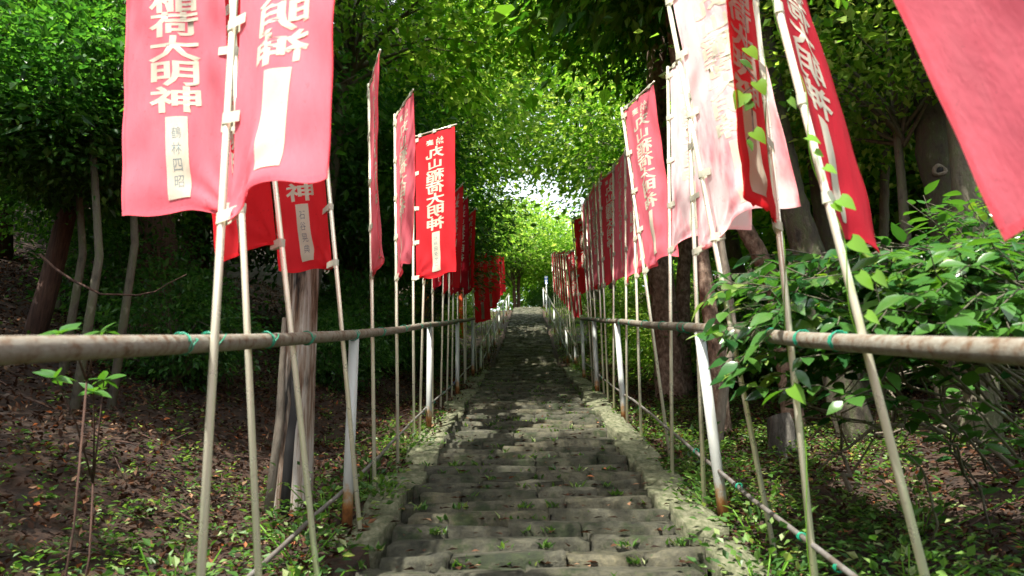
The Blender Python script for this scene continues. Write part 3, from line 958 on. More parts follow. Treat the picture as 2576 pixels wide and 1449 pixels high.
tree('maple_tree', 'small green maple with fine layered leaves by the sky holes', -3.9, 5.0, 'mapled', 2.5, .62, .045, M['grey_bark'])
tree('maple_tree', 'low slender maple with starry leaves at the frame edge', -5.2, 7.9, 'mapled', 2.0, .75, .05, M['grey_bark'])
tree('broadleaf_tree', 'dark bushy tree between the dead trunk and the white post', -3.0, 12.0, 'dark', 2.9, 1.0, .1, M['grey_bark'])
tree('broadleaf_tree', 'round dark evergreen behind the flat red banner', -2.9, 16.5, 'dark2', 3.0, 1.0, .1, M['grey_bark'])
tree('maple_tree', 'tall green maple arching over the path above the edge-on banners', -3.1, 9.8, 'maple', 5.6, 1.05, .13, M['grey_bark'], lean=(.6, 0))
tree('maple_tree', 'green tree reaching high over the middle of the path', -2.7, 13.6, 'maple2', 7.2, 1.3, .14, M['grey_bark'], lean=(.7, 0))
tree('maple_tree', 'green tree whose boughs spread above the flat red banner', -2.8, 18.5, 'maple', 6.2, 1.25, .14, M['grey_bark'], lean=(.4, 0))
tree('broadleaf_tree', 'sunlit bush-crowned tree over the far upper banners', -3.0, 24.5, 'maple2', 4.6, 1.1, .12, M['grey_bark'])
tree('broadleaf_tree', 'evergreen on the high bank beyond the upper banners', -5.6, 24, 'dark', 5.4, 1.4, .16, M['grey_bark'])
tree('broadleaf_tree', 'wide evergreen filling the hillside behind the shaded cedars', -8.6, 21, 'dark2', 4.2, 1.6, .16, M['grey_bark'])
tree('broadleaf_tree', 'evergreen behind the massive cedar with blue sky holes in its crown', -7.6, 12.8, 'dark', 3.2, 1.25, .13, M['grey_bark'])
tree('broadleaf_tree', 'dark evergreen farthest up the slope at the frame edge', -12, 13, 'dark2', 4, 1.6, .15, M['grey_bark'])

tree('broadleaf_tree', 'big evergreen added to shade the lower steps, crown above the top edge', -4.4, 6.4, 'dark', 7.6, 1.08, .09, M['cedar_bark'], lean=(.9, 0), flare=1.1)  # tree added for its shade on the lower steps, crown out of view
tree('broadleaf_tree', 'unseen slim evergreen added to shade the nearest steps by the rusty railing', -3.7, 1.6, 'dark2', 7.2, .58, .1, M['grey_bark'], lean=(1.4, -.3))  # unseen tree, added to block the sun from the nearest steps

tree('broadleaf_tree', 'unseen broad evergreen added beside the camera to shade the leafy bank', -6.4, -.2, 'dark', 6.0, .95, .12, M['cedar_bark'])  # out of view behind the camera, added to shade the left bank
tree('broadleaf_tree', 'unseen very tall evergreen added to keep the hillside dark above the slender stems', -8.2, 3.0, 'dark', 8.6, 1.35, .14, M['cedar_bark'])  # added out of frame so that its crown darkens the upper-left forest
tree('broadleaf_tree', 'very tall evergreen with unseen crown, added to shade the landing between the two flights', -3.9, 14.4, 'dark2', 12.0, 1.25, .14, M['cedar_bark'], lean=(.9, 0))  # crown set above the frame, added to darken the upper flight
tree('broadleaf_tree', 'tall leafy tree shading the middle of the upper steps', -3.6, 24.2, 'broad2', 9.4, 1.35, .14, M['grey_bark'], lean=(1.2, 0))

# right-hand forest
px_tree('scaly_tree', 'thick scaly-barked trunk forking behind the streaky banners', [(1690, 1010), (1668, 760), (1640, 540), (1650, 380)], 9.0, (.17, .13), M['scaly_bark'], 'maple2', 3.2, 1.15)
px_tree('scaly_tree', 'slim scaly trunk close beside the thick forked one', [(1722, 1000), (1716, 760), (1728, 560)], 9.6, (.10, .08), M['scaly_bark'], 'dark', 3.6, .9)
px_tree('scaly_tree', 'curved trunk with flaking bark lit along one side, behind the nearest shrub post', [(1815, 1090), (1800, 860), (1772, 700), (1752, 560)], 6.3, (.075, .06), M['scaly_bark'], 'broad', 3.6, .85)
px_tree('bare_tree', 'thin wavy pale stem between two leaning poles', [(1815, 1020), (1845, 830), (1826, 680), (1805, 560)], 5.6, (.035, .028), M['pale_bark'], 'mapled', 3.4, .6)
px_tree('broken_tree', 'broken dark trunk leaning away above the shrub', [(1975, 900), (1950, 720), (1900, 620), (1866, 560)], 6.4, (.085, .07), M['scaly_bark'], None, .3, group='leaning trunks above the shrub')
px_tree('mossy_tree', 'thick mossy trunk leaning behind the pole that rises from the shrub', [(2075, 790), (2040, 660), (1995, 520), (1965, 380)], 5.6, (.13, .10), M['dark_bark'], 'broad', 3.0, 1.05, flare=1.12)
px_tree('mossy_tree', 'thinner dark trunk just behind the thick mossy one', [(2125, 800), (2095, 660), (2068, 540), (2050, 400)], 6.6, (.085, .07), M['dark_bark'], 'dark2', 3.4, 1.0, flare=1.12)
kt = px_tree('knotted_tree', 'grey trunk with a round knot hole beside the huge pink banner', [(2395, 700), (2375, 500), (2345, 380), (2335, 190)], 5.4, (.13, .11), M['dark_bark'], 'broad2', 3.2, 1.1)
kp = at(2353, 443, 5.4) - kt.location
kp = kp + Vector((-.03, -.118, 0))
mb = MB()
mb.tube([kp + Vector((.042 * math.cos(t), .012 * math.sin(2 * t), .036 * math.sin(t))) for t in [2 * math.pi * i / 14 for i in range(15)]], .016, 8, False, .1)
mb.build('knot_rim', M['pale_bark'], kt)
MB().tube([kp + Vector((0, -.004, 0)), kp + Vector((0, .03, 0))], [.034, .030], 12).build('knot_hole', M['char'], kt)
px_tree('pale_tree', 'straight pale trunk in dappled light near the huge pink banner', [(2465, 1200), (2462, 940), (2440, 560), (2410, 260)], 4.9, (.11, .085), M['grey_bark'], 'broad', 3.4, 1.1)
px_tree('sapling', 'slim dark upright stem left of the knotted trunk', [(2212, 900), (2222, 600), (2226, 430)], 6.8, (.05, .04), M['grey_bark'], 'maple', 3.4, .8)
px_tree('dark_tree', 'big dark spreading tree beside the far banners of the upper flight', [(1500, 720), (1497, 470), (1480, 300)], 19.0, (.24, .17), M['grey_bark'], 'dark2', 2.6, 1.25)
tree('broadleaf_tree', 'leafy evergreen behind the scaly trunks', 4.4, 15.0, 'broad', 3.8, 1.0, .12, M['grey_bark'])
tree('broadleaf_tree', 'leafy tree with gaps of light behind the mossy trunk', 5.0, 9.5, 'maple2', 2.8, 1.0, .12, M['grey_bark'])
tree('broadleaf_tree', 'dense green wall of leaves behind the knotted trunk', 6.6, 8.5, 'broad', 2.4, 1.15, .12, M['grey_bark'])
tree('broadleaf_tree', 'sun-flecked tree high above the knotted trunk', 4.6, 7.0, 'mapled', 4.6, 1.1, .12, M['grey_bark'])
tree('maple_tree', 'bright leafy tree between the overexposed and streaky banners', 3.0, 15.5, 'maple2', 5.2, 1.0, .12, M['grey_bark'])
tree('maple_tree', 'yellow-green tree arching over the upper steps from the far banners side', 3.1, 23.5, 'maple', 7.2, 1.35, .14, M['grey_bark'], lean=(-.8, 0))
tree('broadleaf_tree', 'dark tree standing beyond the crimson banners of the upper flight', 4.4, 21, 'dark', 4.8, 1.25, .14, M['grey_bark'])
tree('broadleaf_tree', 'green tree filling the slope behind the overexposed banners', 7.2, 14.5, 'broad', 4.6, 1.5, .14, M['grey_bark'])
tree('broadleaf_tree', 'wide evergreen closing the view at the frame edge by the shrub', 9.5, 10.5, 'broad2', 3.6, 1.5, .14, M['grey_bark'])

tree('maple_tree', 'light green tree spreading high over the streaky banners', 3.3, 10.6, 'maple', 6.4, 1.05, .12, M['grey_bark'], lean=(-.5, 0))
tree('maple_tree', 'airy green tree over the shrub at the top edge beside the huge pink banner', 4.4, 5.2, 'mapled', 4.3, .8, .08, M['grey_bark'])

tree('maple_tree', 'young leafy tree with light fresh leaves before the knotted trunk', 3.1, 5.5, 'maple', 3.0, .55, .05, M['grey_bark'])

# beyond the top of the steps
px_tree('red_pine', 'pair-like reddish trunk at the top of the steps, left stem', [(1295, 766), (1293, 720), (1290, 690)], 38.5, (.10, .08), M['cedar_bark'], 'maple', 1.0, 1.3)
px_tree('red_pine', 'pair-like reddish trunk at the top of the steps, right stem', [(1305, 768), (1304, 720), (1306, 690)], 39.0, (.11, .08), M['cedar_bark'], 'maple2', 1.4, 1.2)
tree('maple_tree', 'glowing yellow-green maple just beyond the top step', 2.2, 43.5, 'maple', 3.2, 1.5, .12, M['grey_bark'])
tree('maple_tree', 'bright maple standing behind the blue board', 5.0, 41, 'maple2', 3.4, 1.5, .12, M['grey_bark'])
tree('maple_tree', 'tall pale green tree over the top of the steps', -2.2, 47, 'maple2', 6.8, 1.7, .16, M['grey_bark'])
tree('maple_tree', 'bright green tree left of the top step', -4.2, 40, 'maple', 3.6, 1.6, .14, M['grey_bark'])
tree('maple_tree', 'sunny tree high on the skyline behind the pale green one', 4.2, 55, 'maple', 8.0, 2.1, .2, M['grey_bark'])
tree('broadleaf_tree', 'green tree on the skyline left of the sunny one', -6.5, 52, 'broad', 7.5, 2.2, .2, M['grey_bark'])
tree('broadleaf_tree', 'green tree on the skyline behind the far crimson banners', 9.0, 48, 'broad2', 7.0, 2.2, .2, M['grey_bark'])
tree('maple_tree', 'pale luminous tree in the gap straight above the top step', .9, 52, 'maple2', 8.6, 1.9, .2, M['grey_bark'])
tree('bare_tree', 'dark bare-branched shrub tree at the head of the steps', 1.15, 39.5, 'under', 1.5, .9, .07, M['grey_bark'], lean=(.3, 0))

# far-off wood that closes the gaps
fw = MB()
Vs, Ts, o_ = [], [], 0
g = np.random.default_rng(77)
for k in range(46):
    a = math.radians(g.uniform(-62, 62)); R_ = g.uniform(34, 62)
    x, y = R_ * math.sin(a), 6 + R_ * math.cos(a)
    if abs(x) < 7 and y < 60: continue
    z = ground(x, y)
    n = 900
    C = np.array([x, y, z + g.uniform(1.5, 5.5)])
    Pp = C + unit(g.normal(size=(n, 3))) * np.array([4.0, 4.0, 4.2]) * g.uniform(.6, 1, (n, 1))
    V_, T_ = leaf_cloud(Pp, g.normal(size=(n, 3)), np.array([0, 0, 1.]) + g.normal(size=(n, 3)) * .5, g.uniform(.35, .7, n), .6)
    Vs.append(V_); Ts.append(T_ + o_); o_ += len(V_)
tag(link('distant_woodland', trimesh('distant_woodland', np.concatenate(Vs), np.concatenate(Ts), M['leaf_mid'])), 'far-off dark green wood closing the gaps between the trees', None, None, 'stuff')

# understorey bushes on the slopes
UB = [(-3.2, 6.6, .55, 'low dark bush at the foot of the massive cedar'), (-4.6, 8.2, .7, 'dark bush left of the massive cedar on the bank'), (-2.3, 8.9, .5, 'dark bush behind the white post'),
      (-2.6, 10.8, .7, 'dark bush behind the second white post'), (-1.9, 13.2, .55, 'dark bush where the near railing ends'), (-3.4, 14.2, .8, 'broad dark bush behind the row of steel poles'),
      (-2.6, 18.2, .8, 'dark bush beside the upper steps behind the red banners'), (-2.4, 26, .9, 'bush by the upper steps past the red banners'),
      (2.3, 10.8, .6, 'dark bush behind the scaly trunks'), (3.0, 8.6, .7, 'dark bush behind the flaking curved trunk'), (3.6, 6.9, .65, 'dark bush between mossy trunk and slim dark stem'),
      (4.9, 6.6, .8, 'dark bush beneath the knotted trunk'), (2.5, 14.4, .7, 'bush behind the last banner of the shrub railing'), (2.7, 18.5, .8, 'bush under the big dark spreading tree'),
      (4.2, 13.5, .9, 'bright green bush glowing between the far poles and scaly trunks'), (3.4, 17.0, .9, 'bright green bush past the end of the shrub railing'), (5.6, 11.5, .9, 'bright bush behind the mossy trunk'), (2.6, 27, .9, 'bush by the upper steps past the crimson banners'), (6.0, 5.6, .8, 'dark bush at the frame edge under the huge pink banner'), (4.2, 4.6, .5, 'low bush around the pale trunk foot')]
for x, y, s, lab in UB:
    z = ground(x, y)
    root = empty('bush', (x, y, z), lab, 'bush', 'bushes under the trees')
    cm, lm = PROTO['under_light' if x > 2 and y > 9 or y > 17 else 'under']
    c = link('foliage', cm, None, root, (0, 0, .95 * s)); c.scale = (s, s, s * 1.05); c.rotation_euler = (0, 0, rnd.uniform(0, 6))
    if not lm.materials: lm.materials.append(M['grey_bark'])
    l = link('limb', lm, None, root, (0, 0, .95 * s)); l.scale = c.scale; l.rotation_euler = c.rotation_euler
    mb = MB().tube([Vector((0, 0, -.1)), Vector((.02, 0, .3 * s))], [.03, .02], 6); mb.build('stem', M['grey_bark'], root)


# ------------------------------------------------------------------ big leaves one can pick apart
def big_leaf(seed, L=1., wd=.46, heart=False):
    q = random.Random(seed); V = []; F = []
    prof = [(.0, .02), (.14, .62), (.34, 1.0), (.58, .86), (.80, .45), (1.0, .0)] if not heart else [(.0, .55), (-.10, .75), (.15, 1.0), (.45, .85), (.75, .42), (1.0, .0)]
    cup, cv, tw = q.uniform(.06, .16), q.uniform(.02, .22), q.uniform(-.25, .25)
    for t, w_ in prof:
        zc = -cv * max(0, t) ** 2
        for s_ in (-1, 0, 1):
            x = s_ * w_ * wd * .5; tt = t if s_ or not heart else max(t, .0)
            V.append((x, tt, zc + abs(s_) * cup * w_ * .5 + x * tw * t))
    for i in range(len(prof) - 1):
        for c in range(2):
            a = i * 3 + c; F.append((a, a + 1, a + 4, a + 3))
    me = pymesh('leaf', V, F, True, M['leaf_vine'] if heart else M['leaf_gloss'])
    return me


LEAVES = [big_leaf(k, wd=.46 + .035 * (k % 5)) for k in range(10)]
LONG = [big_leaf(40 + k, wd=.24) for k in range(4)]
HEART = [big_leaf(20 + k, wd=.9, heart=True) for k in range(4)]


def frame(axis, nrm):
    y = axis.normalized(); x = y.cross(nrm).normalized(); z = x.cross(y)
    return Matrix((x, y, z)).transposed()


def join_leaves(items, name, mat, root):
    Vs, Fs, o_ = [], [], 0
    for me, p, Mx, s in items:
        n = len(me.vertices); co = np.empty(n * 3, dtype=np.float32); me.vertices.foreach_get('co', co); co = co.reshape(-1, 3)
        Vs.append(co @ (np.array(Mx).T * s) + np.array(p)); Fs += [tuple(i + o_ for i in f.vertices) for f in me.polygons]; o_ += n
    me = pymesh(name, np.concatenate(Vs), Fs, True, mat)
    o = link(name, me, None, root); o['kind'] = 'stuff'
    return o


def shrub(name, label, base, twigs, leaf_set, lsize, n_single=290, step=.042, group=None, mat=None, droop=.5, cat='shrub'):
    """twigs: list of polylines (world); leaves alternate along each; the ones nearest the path stay separate objects"""
    root = empty(name, base, label, cat, group)
    B = Vector(base); items = []; mb = MB()
    for tw in twigs:
        P = [Vector(p) for p in tw]
        mb.tube([p - B for p in P], [.006 - .0045 * i / (len(P) - 1) for i in range(len(P))], 5)
        # walk the last 70 per cent
        tot = sum((P[i + 1] - P[i]).length for i in range(len(P) - 1)); s_ = tot * (.86 if cat == 'young plant' else .22); k = 0
        while s_ < tot:
            rem = s_
            for i in range(len(P) - 1):
                l = (P[i + 1] - P[i]).length
                if rem <= l: break
                rem -= l
            p = P[i].lerp(P[i + 1], rem / l); t = (P[i + 1] - P[i]).normalized()
            side = t.cross(Vector((0, 0, 1))); side = side.normalized() if side.length > .1 else Vector((1, 0, 0))
            side = side * (1 if k % 2 else -1)
            ax = t * rnd.uniform(.3, .9) + side * rnd.uniform(.6, 1.0) + Vector((0, 0, -droop * rnd.uniform(.1, .9))) + Vector((rnd.uniform(-.3, .3),) * 3)
            nr = Vector((rnd.uniform(-.55, .55), rnd.uniform(-1.1, .1), 1))
            sc = lsize * rnd.uniform(.6, 1.2)
            items.append((rnd.choice(leaf_set), p + ax.normalized() * .012 - B, frame(ax, nr), sc))
            s_ += step * rnd.uniform(.7, 1.3); k += 1
    mb.build('branch', M['grey_bark'], root)
    items.sort(key=lambda it: (it[1] + B).y)
    for me, p, Mx, s in items[:n_single]:
        o = bpy.data.objects.new('leaf', me); COL.objects.link(o); o.parent = root
        o.matrix_local = Matrix.Translation(p) @ Mx.to_4x4() @ Matrix.Scale(s, 4)
    if len(items) > n_single:
        join_leaves(items[n_single:], 'foliage', mat or M['leaf_gloss'], root)
    return root


def arc(p0, p1, lift, n=7, wob=.04):
    p0, p1 = Vector(p0), Vector(p1); out = []
    for i in range(n):
        t = i / (n - 1)
        p = p0.lerp(p1, t) + Vector((0, 0, lift * math.sin(math.pi * t) ))
        if 0 < i < n - 1: p += Vector((rnd.uniform(-1, 1), rnd.uniform(-1, 1), rnd.uniform(-1, 1))) * wob
        out.append(p)
    return out


# the broadleaf shrub that leans over the railing
tw = []
for k in range(120):
    y0 = rnd.uniform(2.4, 3.6)
    p0 = Vector((rnd.uniform(1.7, 2.6), y0, ground(2.1, y0) + rnd.uniform(.6, 1.1)))
    px, py = rnd.uniform(1800, 2560), 0
    top_edge = 610 + (2200 - px) * .12 if px < 2200 else 610 - (px - 2200) * .26
    py = rnd.uniform(top_edge + 30, 860) if rnd.random() < .76 else rnd.uniform(860, 1010)
    if py > 880 and px > 2250: py = rnd.uniform(700, 840)
    dd = rnd.uniform(2.05, 3.2) if px > 2100 else rnd.uniform(2.5, 3.25)
    p1 = at(px, py, dd)
    p0.x = max(min(p0.x, p1.x + .75), p1.x + .3)
    tw.append(arc(p0, p1, rnd.uniform(.02, .2)))
for px, py, dd in ((1765, 760, 3.0), (1745, 838, 2.95), (1800, 800, 2.9), (1830, 690, 3.1), (1880, 745, 2.8), (1830, 900, 2.8), (1850, 960, 2.75), (2010, 900, 2.5), (1960, 980, 2.5), (1880, 640, 3.1), (2090, 650, 2.7)):
    p1 = at(px, py, dd); tw.append(arc(p1 + Vector((rnd.uniform(.6, 1.0), rnd.uniform(.1, .4), rnd.uniform(-.2, .15))), p1, rnd.uniform(.02, .10)))
shrub('broadleaf_shrub', 'broad-leaved green shrub leaning over the railing pipe', (2.2, 3.0, ground(2.2, 3.0)), tw, LEAVES, .092, 298, .038)
tw = []
for k in range(64):
    px, py, dd = rnd.uniform(2250, 2640), rnd.uniform(480, 680), rnd.uniform(3.2, 4.4)
    p1 = at(px, py, dd)
    p0 = Vector((p1.x + rnd.uniform(.2, .9), p1.y + rnd.uniform(-.1, .6), p1.z - rnd.uniform(.3, .8)))
    tw.append(arc(p0, p1, rnd.uniform(.02, .15)))
shrub('broadleaf_shrub', 'sunlit yellow-green shrub under the corner of the huge pink banner', (3.1, 4.0, ground(3.1, 4.0)), tw, LEAVES, .095, 200, .042)
tw = []
for k in range(16):
    px, py, dd = rnd.uniform(2220, 2560), rnd.uniform(930, 1090), rnd.uniform(2.6, 3.5)
    p1 = at(px, py, dd)
    tw.append(arc((p1.x + rnd.uniform(.1, .5), p1.y + .2, p1.z - rnd.uniform(.1, .5)), p1, .08))
shrub('broadleaf_shrub', 'small leafy shrub below the pipe before the pale trunk', (2.1, 3.1, ground(2.1, 3.1)), tw, LEAVES, .085, 150, .05)
# glossy long-leaved shrub by the end of the rusty railing
tw = []
for k in range(40):
    px, py, dd = rnd.uniform(1155, 1255), rnd.uniform(545, 660), rnd.uniform(11.2, 12.4)
    p1 = at(px, py, dd)
    tw.append(arc((-1.7, 12.1, ground(-1.7, 12.1) + rnd.uniform(.6, 1.6)), p1, .15, 6, .08))
for px, py in ((1275, 700), (1262, 690), (1240, 720), (1225, 690), (1200, 700), (1178, 705), (1268, 712), (1252, 676), (1215, 715), (1190, 690)):
    p1 = at(px, py, 11.6)
    tw.append(arc((-1.5, 11.9, p1.z - .25 + rnd.uniform(-.1, .1)), p1, .12, 6, .03))
shrub('glossy_shrub', 'dark glossy long-leaved shrub in front of the upper red banners', (-1.65, 12.0, ground(-1.65, 12.0)), tw, LONG, .20, 280, .06)
# saplings by the rusty railing
for lab, x, y, h, tips in (('young plant with large oval leaves rising behind the rusty pipe', -1.42, 2.35, .9, [(150, 838, 2.15), (252, 835, 2.25)]),
                           ('young plant with drooping oval leaves below the rusty pipe', -1.56, 2.7, .5, [(140, 950, 2.35), (235, 985, 2.45), (262, 955, 2.6)])):
    root = empty('sapling', (x, y, ground(x, y)), lab, 'young plant', 'saplings behind the rusty railing')
    B = root.location.copy(); mb = MB(); fork = Vector((x, y, ground(x, y) + h))
    mb.tube([Vector((0, 0, -.03)), Vector((.02, 0, h * .5)), fork - B], [.005, .004, .0035], 6)
    for px, py, dd in tips:
        p1 = at(px, py, dd); mb.tube([fork - B, fork.lerp(p1, .5) - B + Vector((0, 0, .03)), p1 - B], [.004, .003, .002], 5)
        for k in range(6):
            a_ = k * 1.05 + rnd.uniform(-.3, .3)
            o = bpy.data.objects.new('leaf', rnd.choice(LEAVES)); COL.objects.link(o); o.parent = root
            o.matrix_local = Matrix.Translation(p1 - B) @ frame(Vector((math.cos(a_), math.sin(a_) * .8, rnd.uniform(-.3, .8))), Vector((rnd.uniform(-.4, .4), -.7, 1))).to_4x4() @ Matrix.Scale(rnd.uniform(.055, .085), 4)
    mb.build('stem', M['cedar_bark'], root)
# vine climbing the leaning pole
(rf, cf) = ALLFLAGS[7]
root = empty('climbing_vine', cf.B, 'vine with heart-shaped bright leaves winding up the strongly leaning pole', 'vine')
pts = []
for k in range(60):
    t = .9 + 1.5 * k / 59; p = cf.B + cf.D * t; th = k * .35
    pts.append(p + Vector((math.cos(th), math.sin(th), 0)) * .016 - cf.B)
MB().tube(pts, .0016, 4).build('stem', M['leaf_vine'], root)
for px, py, s in ((2030, 345, .06), (2075, 420, .055), (2112, 500, .075), (2095, 512, .05), (2140, 605, .085), (2158, 690, .08), (2200, 690, .07), (1985, 250, .05), (2050, 380, .04), (2180, 790, .06), (2205, 860, .06)):
    q = at(px, py, cf.B.y - .04)
    o = bpy.data.objects.new('leaf', rnd.choice(HEART)); COL.objects.link(o); o.parent = root
    ax = Vector((rnd.uniform(.2, .9), rnd.uniform(-.4, .1), -.5)); nr = Vector((rnd.uniform(-.3, .3), -1, .5))
    o.matrix_local = Matrix.Translation(q - cf.B) @ frame(ax, nr).to_4x4() @ Matrix.Scale(s * .72, 4)
(rf, cf) = ALLFLAGS[8]
root = empty('climbing_vine', cf.B, 'vine leaves hanging before the dark crimson banner', 'vine')
MB().tube([cf.D * t + Vector((.014 * math.cos(9 * t), .014 * math.sin(9 * t), 0)) for t in [i * .05 for i in range(48)]], .0016, 4).build('stem', M['leaf_vine'], root)
hang = []
for k, (px, py, s) in enumerate(((1870, 235, .07), (1890, 250, .06), (1895, 330, .06), (1880, 350, .05), (1905, 205, .06), (1860, 150, .06), (1880, 120, .06), (2000, 930, .08), (1990, 975, .07), (2015, 900, .06))):
    q = at(px, py, cf.B.y - .3 if py < 800 else cf.B.y - .05)
    if py < 800: hang.append(q - cf.B)
    o = bpy.data.objects.new('leaf', rnd.choice(LEAVES if k % 2 else HEART)); COL.objects.link(o); o.parent = root
    o.matrix_local = Matrix.Translation(q - cf.B) @ frame(Vector((rnd.uniform(-.6, .6), -.2, -.6)), Vector((rnd.uniform(-.3, .3), -1, .4))).to_4x4() @ Matrix.Scale(s, 4)
hang.sort(key=lambda v: v.z)
MB().tube(hang + [hang[-1] + Vector((.02, .04, .25)), hang[-1] + Vector((.0, .12, .6))], .0022, 5).build('stem', M['cedar_bark'], root)

# ------------------------------------------------------------------ dead wood
b = at(735, 1275, 4.25); x, y = b.x, b.y; z = ground(x, y)
root = empty('dead_trunk', (x, y, z), 'split weathered dead trunk with charred streaks behind the rusty railing', 'dead tree')
V, F = [], []; n = 20; rings = 16; Ht = at(765, 600, 4.25).z - z
lean = at(765, 600, 4.25).x - x
for j in range(rings + 1):
    t = j / rings
    for k in range(n):
        th = 2 * math.pi * k / n
        r = .098 * (1 - .12 * t) * (1 + .10 * math.sin(3 * th + 1) + .06 * math.sin(7 * th + 2 * t)) + .012 * math.exp(-t * 9)
        if k in (14, 15): r *= .45 + .45 * t
        zz = t * Ht + (0 if j < rings else .10 * math.sin(5 * th) + .05 * math.sin(11 * th))
        V.append((lean * t + r * math.cos(th), r * math.sin(th), zz - .08))
for j in range(rings):
    for k in range(n):
        a = j * n + k; c = j * n + (k + 1) % n; F.append((a, c, c + n, a + n))
F.append(tuple(rings * n + k for k in range(n)))
link('trunk', pymesh('trunk', V, F, True, M['dead_wood']), None, root)
MB().tube([Vector((-.11, -.06, -.05)), Vector((-.075, -.07, .5)), Vector((lean * .6 - .075, -.075, 1.1))], [.03, .03, .012], 7, True, .15).build('splinter', M['pale_bark'], root)
MB().tube([Vector((-.02, -.055, -.05)), Vector((-.01, -.06, .35)), Vector((.01, -.06, .6)), Vector((lean * .6 - .02, -.062, .95))], [.035, .034, .03, .008], 8, True, .2).build('charred_core', M['char'], root)
b = at(1975, 1175, 5.0)
root = empty('tree_stump', (b.x, b.y, ground(b.x, b.y)), 'small grey rotten stump on the slope behind the poles', 'stump')
mb = MB().tube([Vector((0, 0, -.1)), Vector((0, 0, .05)), Vector((.01, 0, .2)), Vector((0, .01, .26))], [.13, .10, .09, .07], 12, True, .16); mb.build('trunk', M['rot'], root)
for lab, p0, p1, l in (('long bare twig lying across the bank under the pale trunk', (2560, 1185, 3.4), (2200, 1090, 3.8), .12), ('forked dry branch leaning on the bank beside the leaning pole', (2140, 1235, 3.4), (2105, 1090, 3.6), .02),
                       ('dry branch curving low under the small leafy shrub', (2380, 1090, 3.5), (2060, 1180, 3.5), .1)):
    a_, b_ = at(*p0), at(*p1); root = empty('fallen_branch', a_, lab, 'branch')
    pts = arc(a_ - a_, b_ - a_, l, 8, .03); mb = MB().tube(pts, [.012 - .001 * i for i in range(8)], 6)
    for i in (2, 3, 5, 6): mb.tube([pts[i], pts[i] + Vector((rnd.uniform(-.2, .2), rnd.uniform(-.1, .1), rnd.uniform(.05, .25))), pts[i] + Vector((rnd.uniform(-.4, .4), rnd.uniform(-.2, .2), rnd.uniform(.1, .4)))], [.005, .004, .002], 5)
    mb.build('twig', M['pale_bark'], root)
for lab, p0, p1, l in (('thin bare branch curving across the gloom above the rusty pipe', (100, 640, 4.6), (470, 690, 4.8), -.22), ('bare bough slanting out from behind the 大明神 banner', (330, 190, 5.4), (170, 270, 5.4), .05)):
    a_, b_ = at(*p0), at(*p1); root = empty('bare_branch', a_, lab, 'branch')
    MB().tube(arc(a_ - a_, b_ - a_, l, 10, .02), [.011 - .0009 * i for i in range(10)], 6).build('twig', M['cedar_bark'], root)
for i, (px, py1, py2, dd, lab) in enumerate(((205, 560, 900, 5.0, 'pale slender stem rising behind the rusty pipe, thickest of three'), (165, 620, 880, 5.6, 'slender stem left of the thickest pale one'), (300, 520, 860, 5.4, 'slender stem leaning beside the massive cedar'))):
    a_, b_ = at(px, py2, dd), at(px + 25, py1 - 300, dd)
    z = ground(a_.x, a_.y); root = empty('slender_tree', (a_.x, a_.y, z - .05), lab, 'tree', 'slender stems in the gloom')
    MB().tube([Vector((0, 0, 0)), Vector((.03, 0, (b_.z - z) * .5)), Vector((b_.x - a_.x, 0, b_.z - z))], [.035, .03, .022], 8, True, .06).build('trunk', M['grey_bark'], root)
    cm, lm = PROTO['under']; c = link('crown', cm, None, root, (b_.x - a_.x, 0, b_.z - z)); c.scale = (.8, .8, .6)

# ------------------------------------------------------------------ blue board and vermilion gate
p = at(1374, 707, 36.2)
root = empty('sign_board', (p.x, p.y, ground(p.x, p.y)), 'small blue board with white bands at the head of the steps', 'sign')
hz = p.z - ground(p.x, p.y)
MB().tube([Vector((0, 0, 0)), Vector((0, 0, hz + .2))], .03, 8).build('post', M['post'], root)
MB().box((0, 0, hz + .05), (.08, .02, .2)).build('board', M['blue'], root, False)
for k in (-.12, .02, .2): MB().box((0, -.024, hz + k), (.07, .004, .03)).build('band', M['white'], root, False)
p = at(1222, 690, 25.0)
gx, gy = -2.4, 21.5; gz = ground(gx, gy)
root = empty('shrine_gate', (gx, gy, gz), 'vermilion wooden gate glimpsed through leaves behind the glossy shrub', 'gate')
for s_ in (-1, 1): MB().tube([Vector((s_ * .55 , 0, -.1)), Vector((s_ * .5, 0, 2.1))], .075, 12).build('pillar', M['vermilion'], root)
MB().box((0, 0, 2.15), (.85, .09, .08)).build('lintel', M['vermilion'], root, False)
MB().box((0, 0, 1.75), (.66, .05, .06)).build('tie_beam', M['vermilion'], root, False)

# ------------------------------------------------------------------ ground cover
def scatter(n, xr, yr, keep, size, seed, up=.0, stand=.5, wd=.5):
    g = np.random.default_rng(seed)
    P = []; 
    while len(P) < n:
        x, y = g.uniform(*xr), yr[0] + (yr[1] - yr[0]) * g.random() ** 1.4
        if keep(x, y, g): P.append((x, y, ground(x, y) + g.uniform(.0, up) + .012))
    P = np.array(P); k = len(P)
    A = g.normal(size=(k, 3)); A[:, 2] = np.abs(A[:, 2]) * stand
    Nn = np.array([0, 0, 1.]) + g.normal(size=(k, 3)) * .4
    return leaf_cloud(P, A, Nn, size * g.uniform(.6, 1.4, k), wd)


def lit_keep(x, y, g): return abs(x - axis_x(y)) > .78
V_, T_ = scatter(150000, (-7.5, 7), (1.0, 20), lit_keep, .042, 3, .035, .45)
def step_keep(x, y, g): return True
V2, F2 = [], []
tag(link('fallen_leaves', trimesh('fallen_leaves', V_, T_, M['litter'])), 'dry brown leaves strewn over the forest floor', None, None, 'stuff')


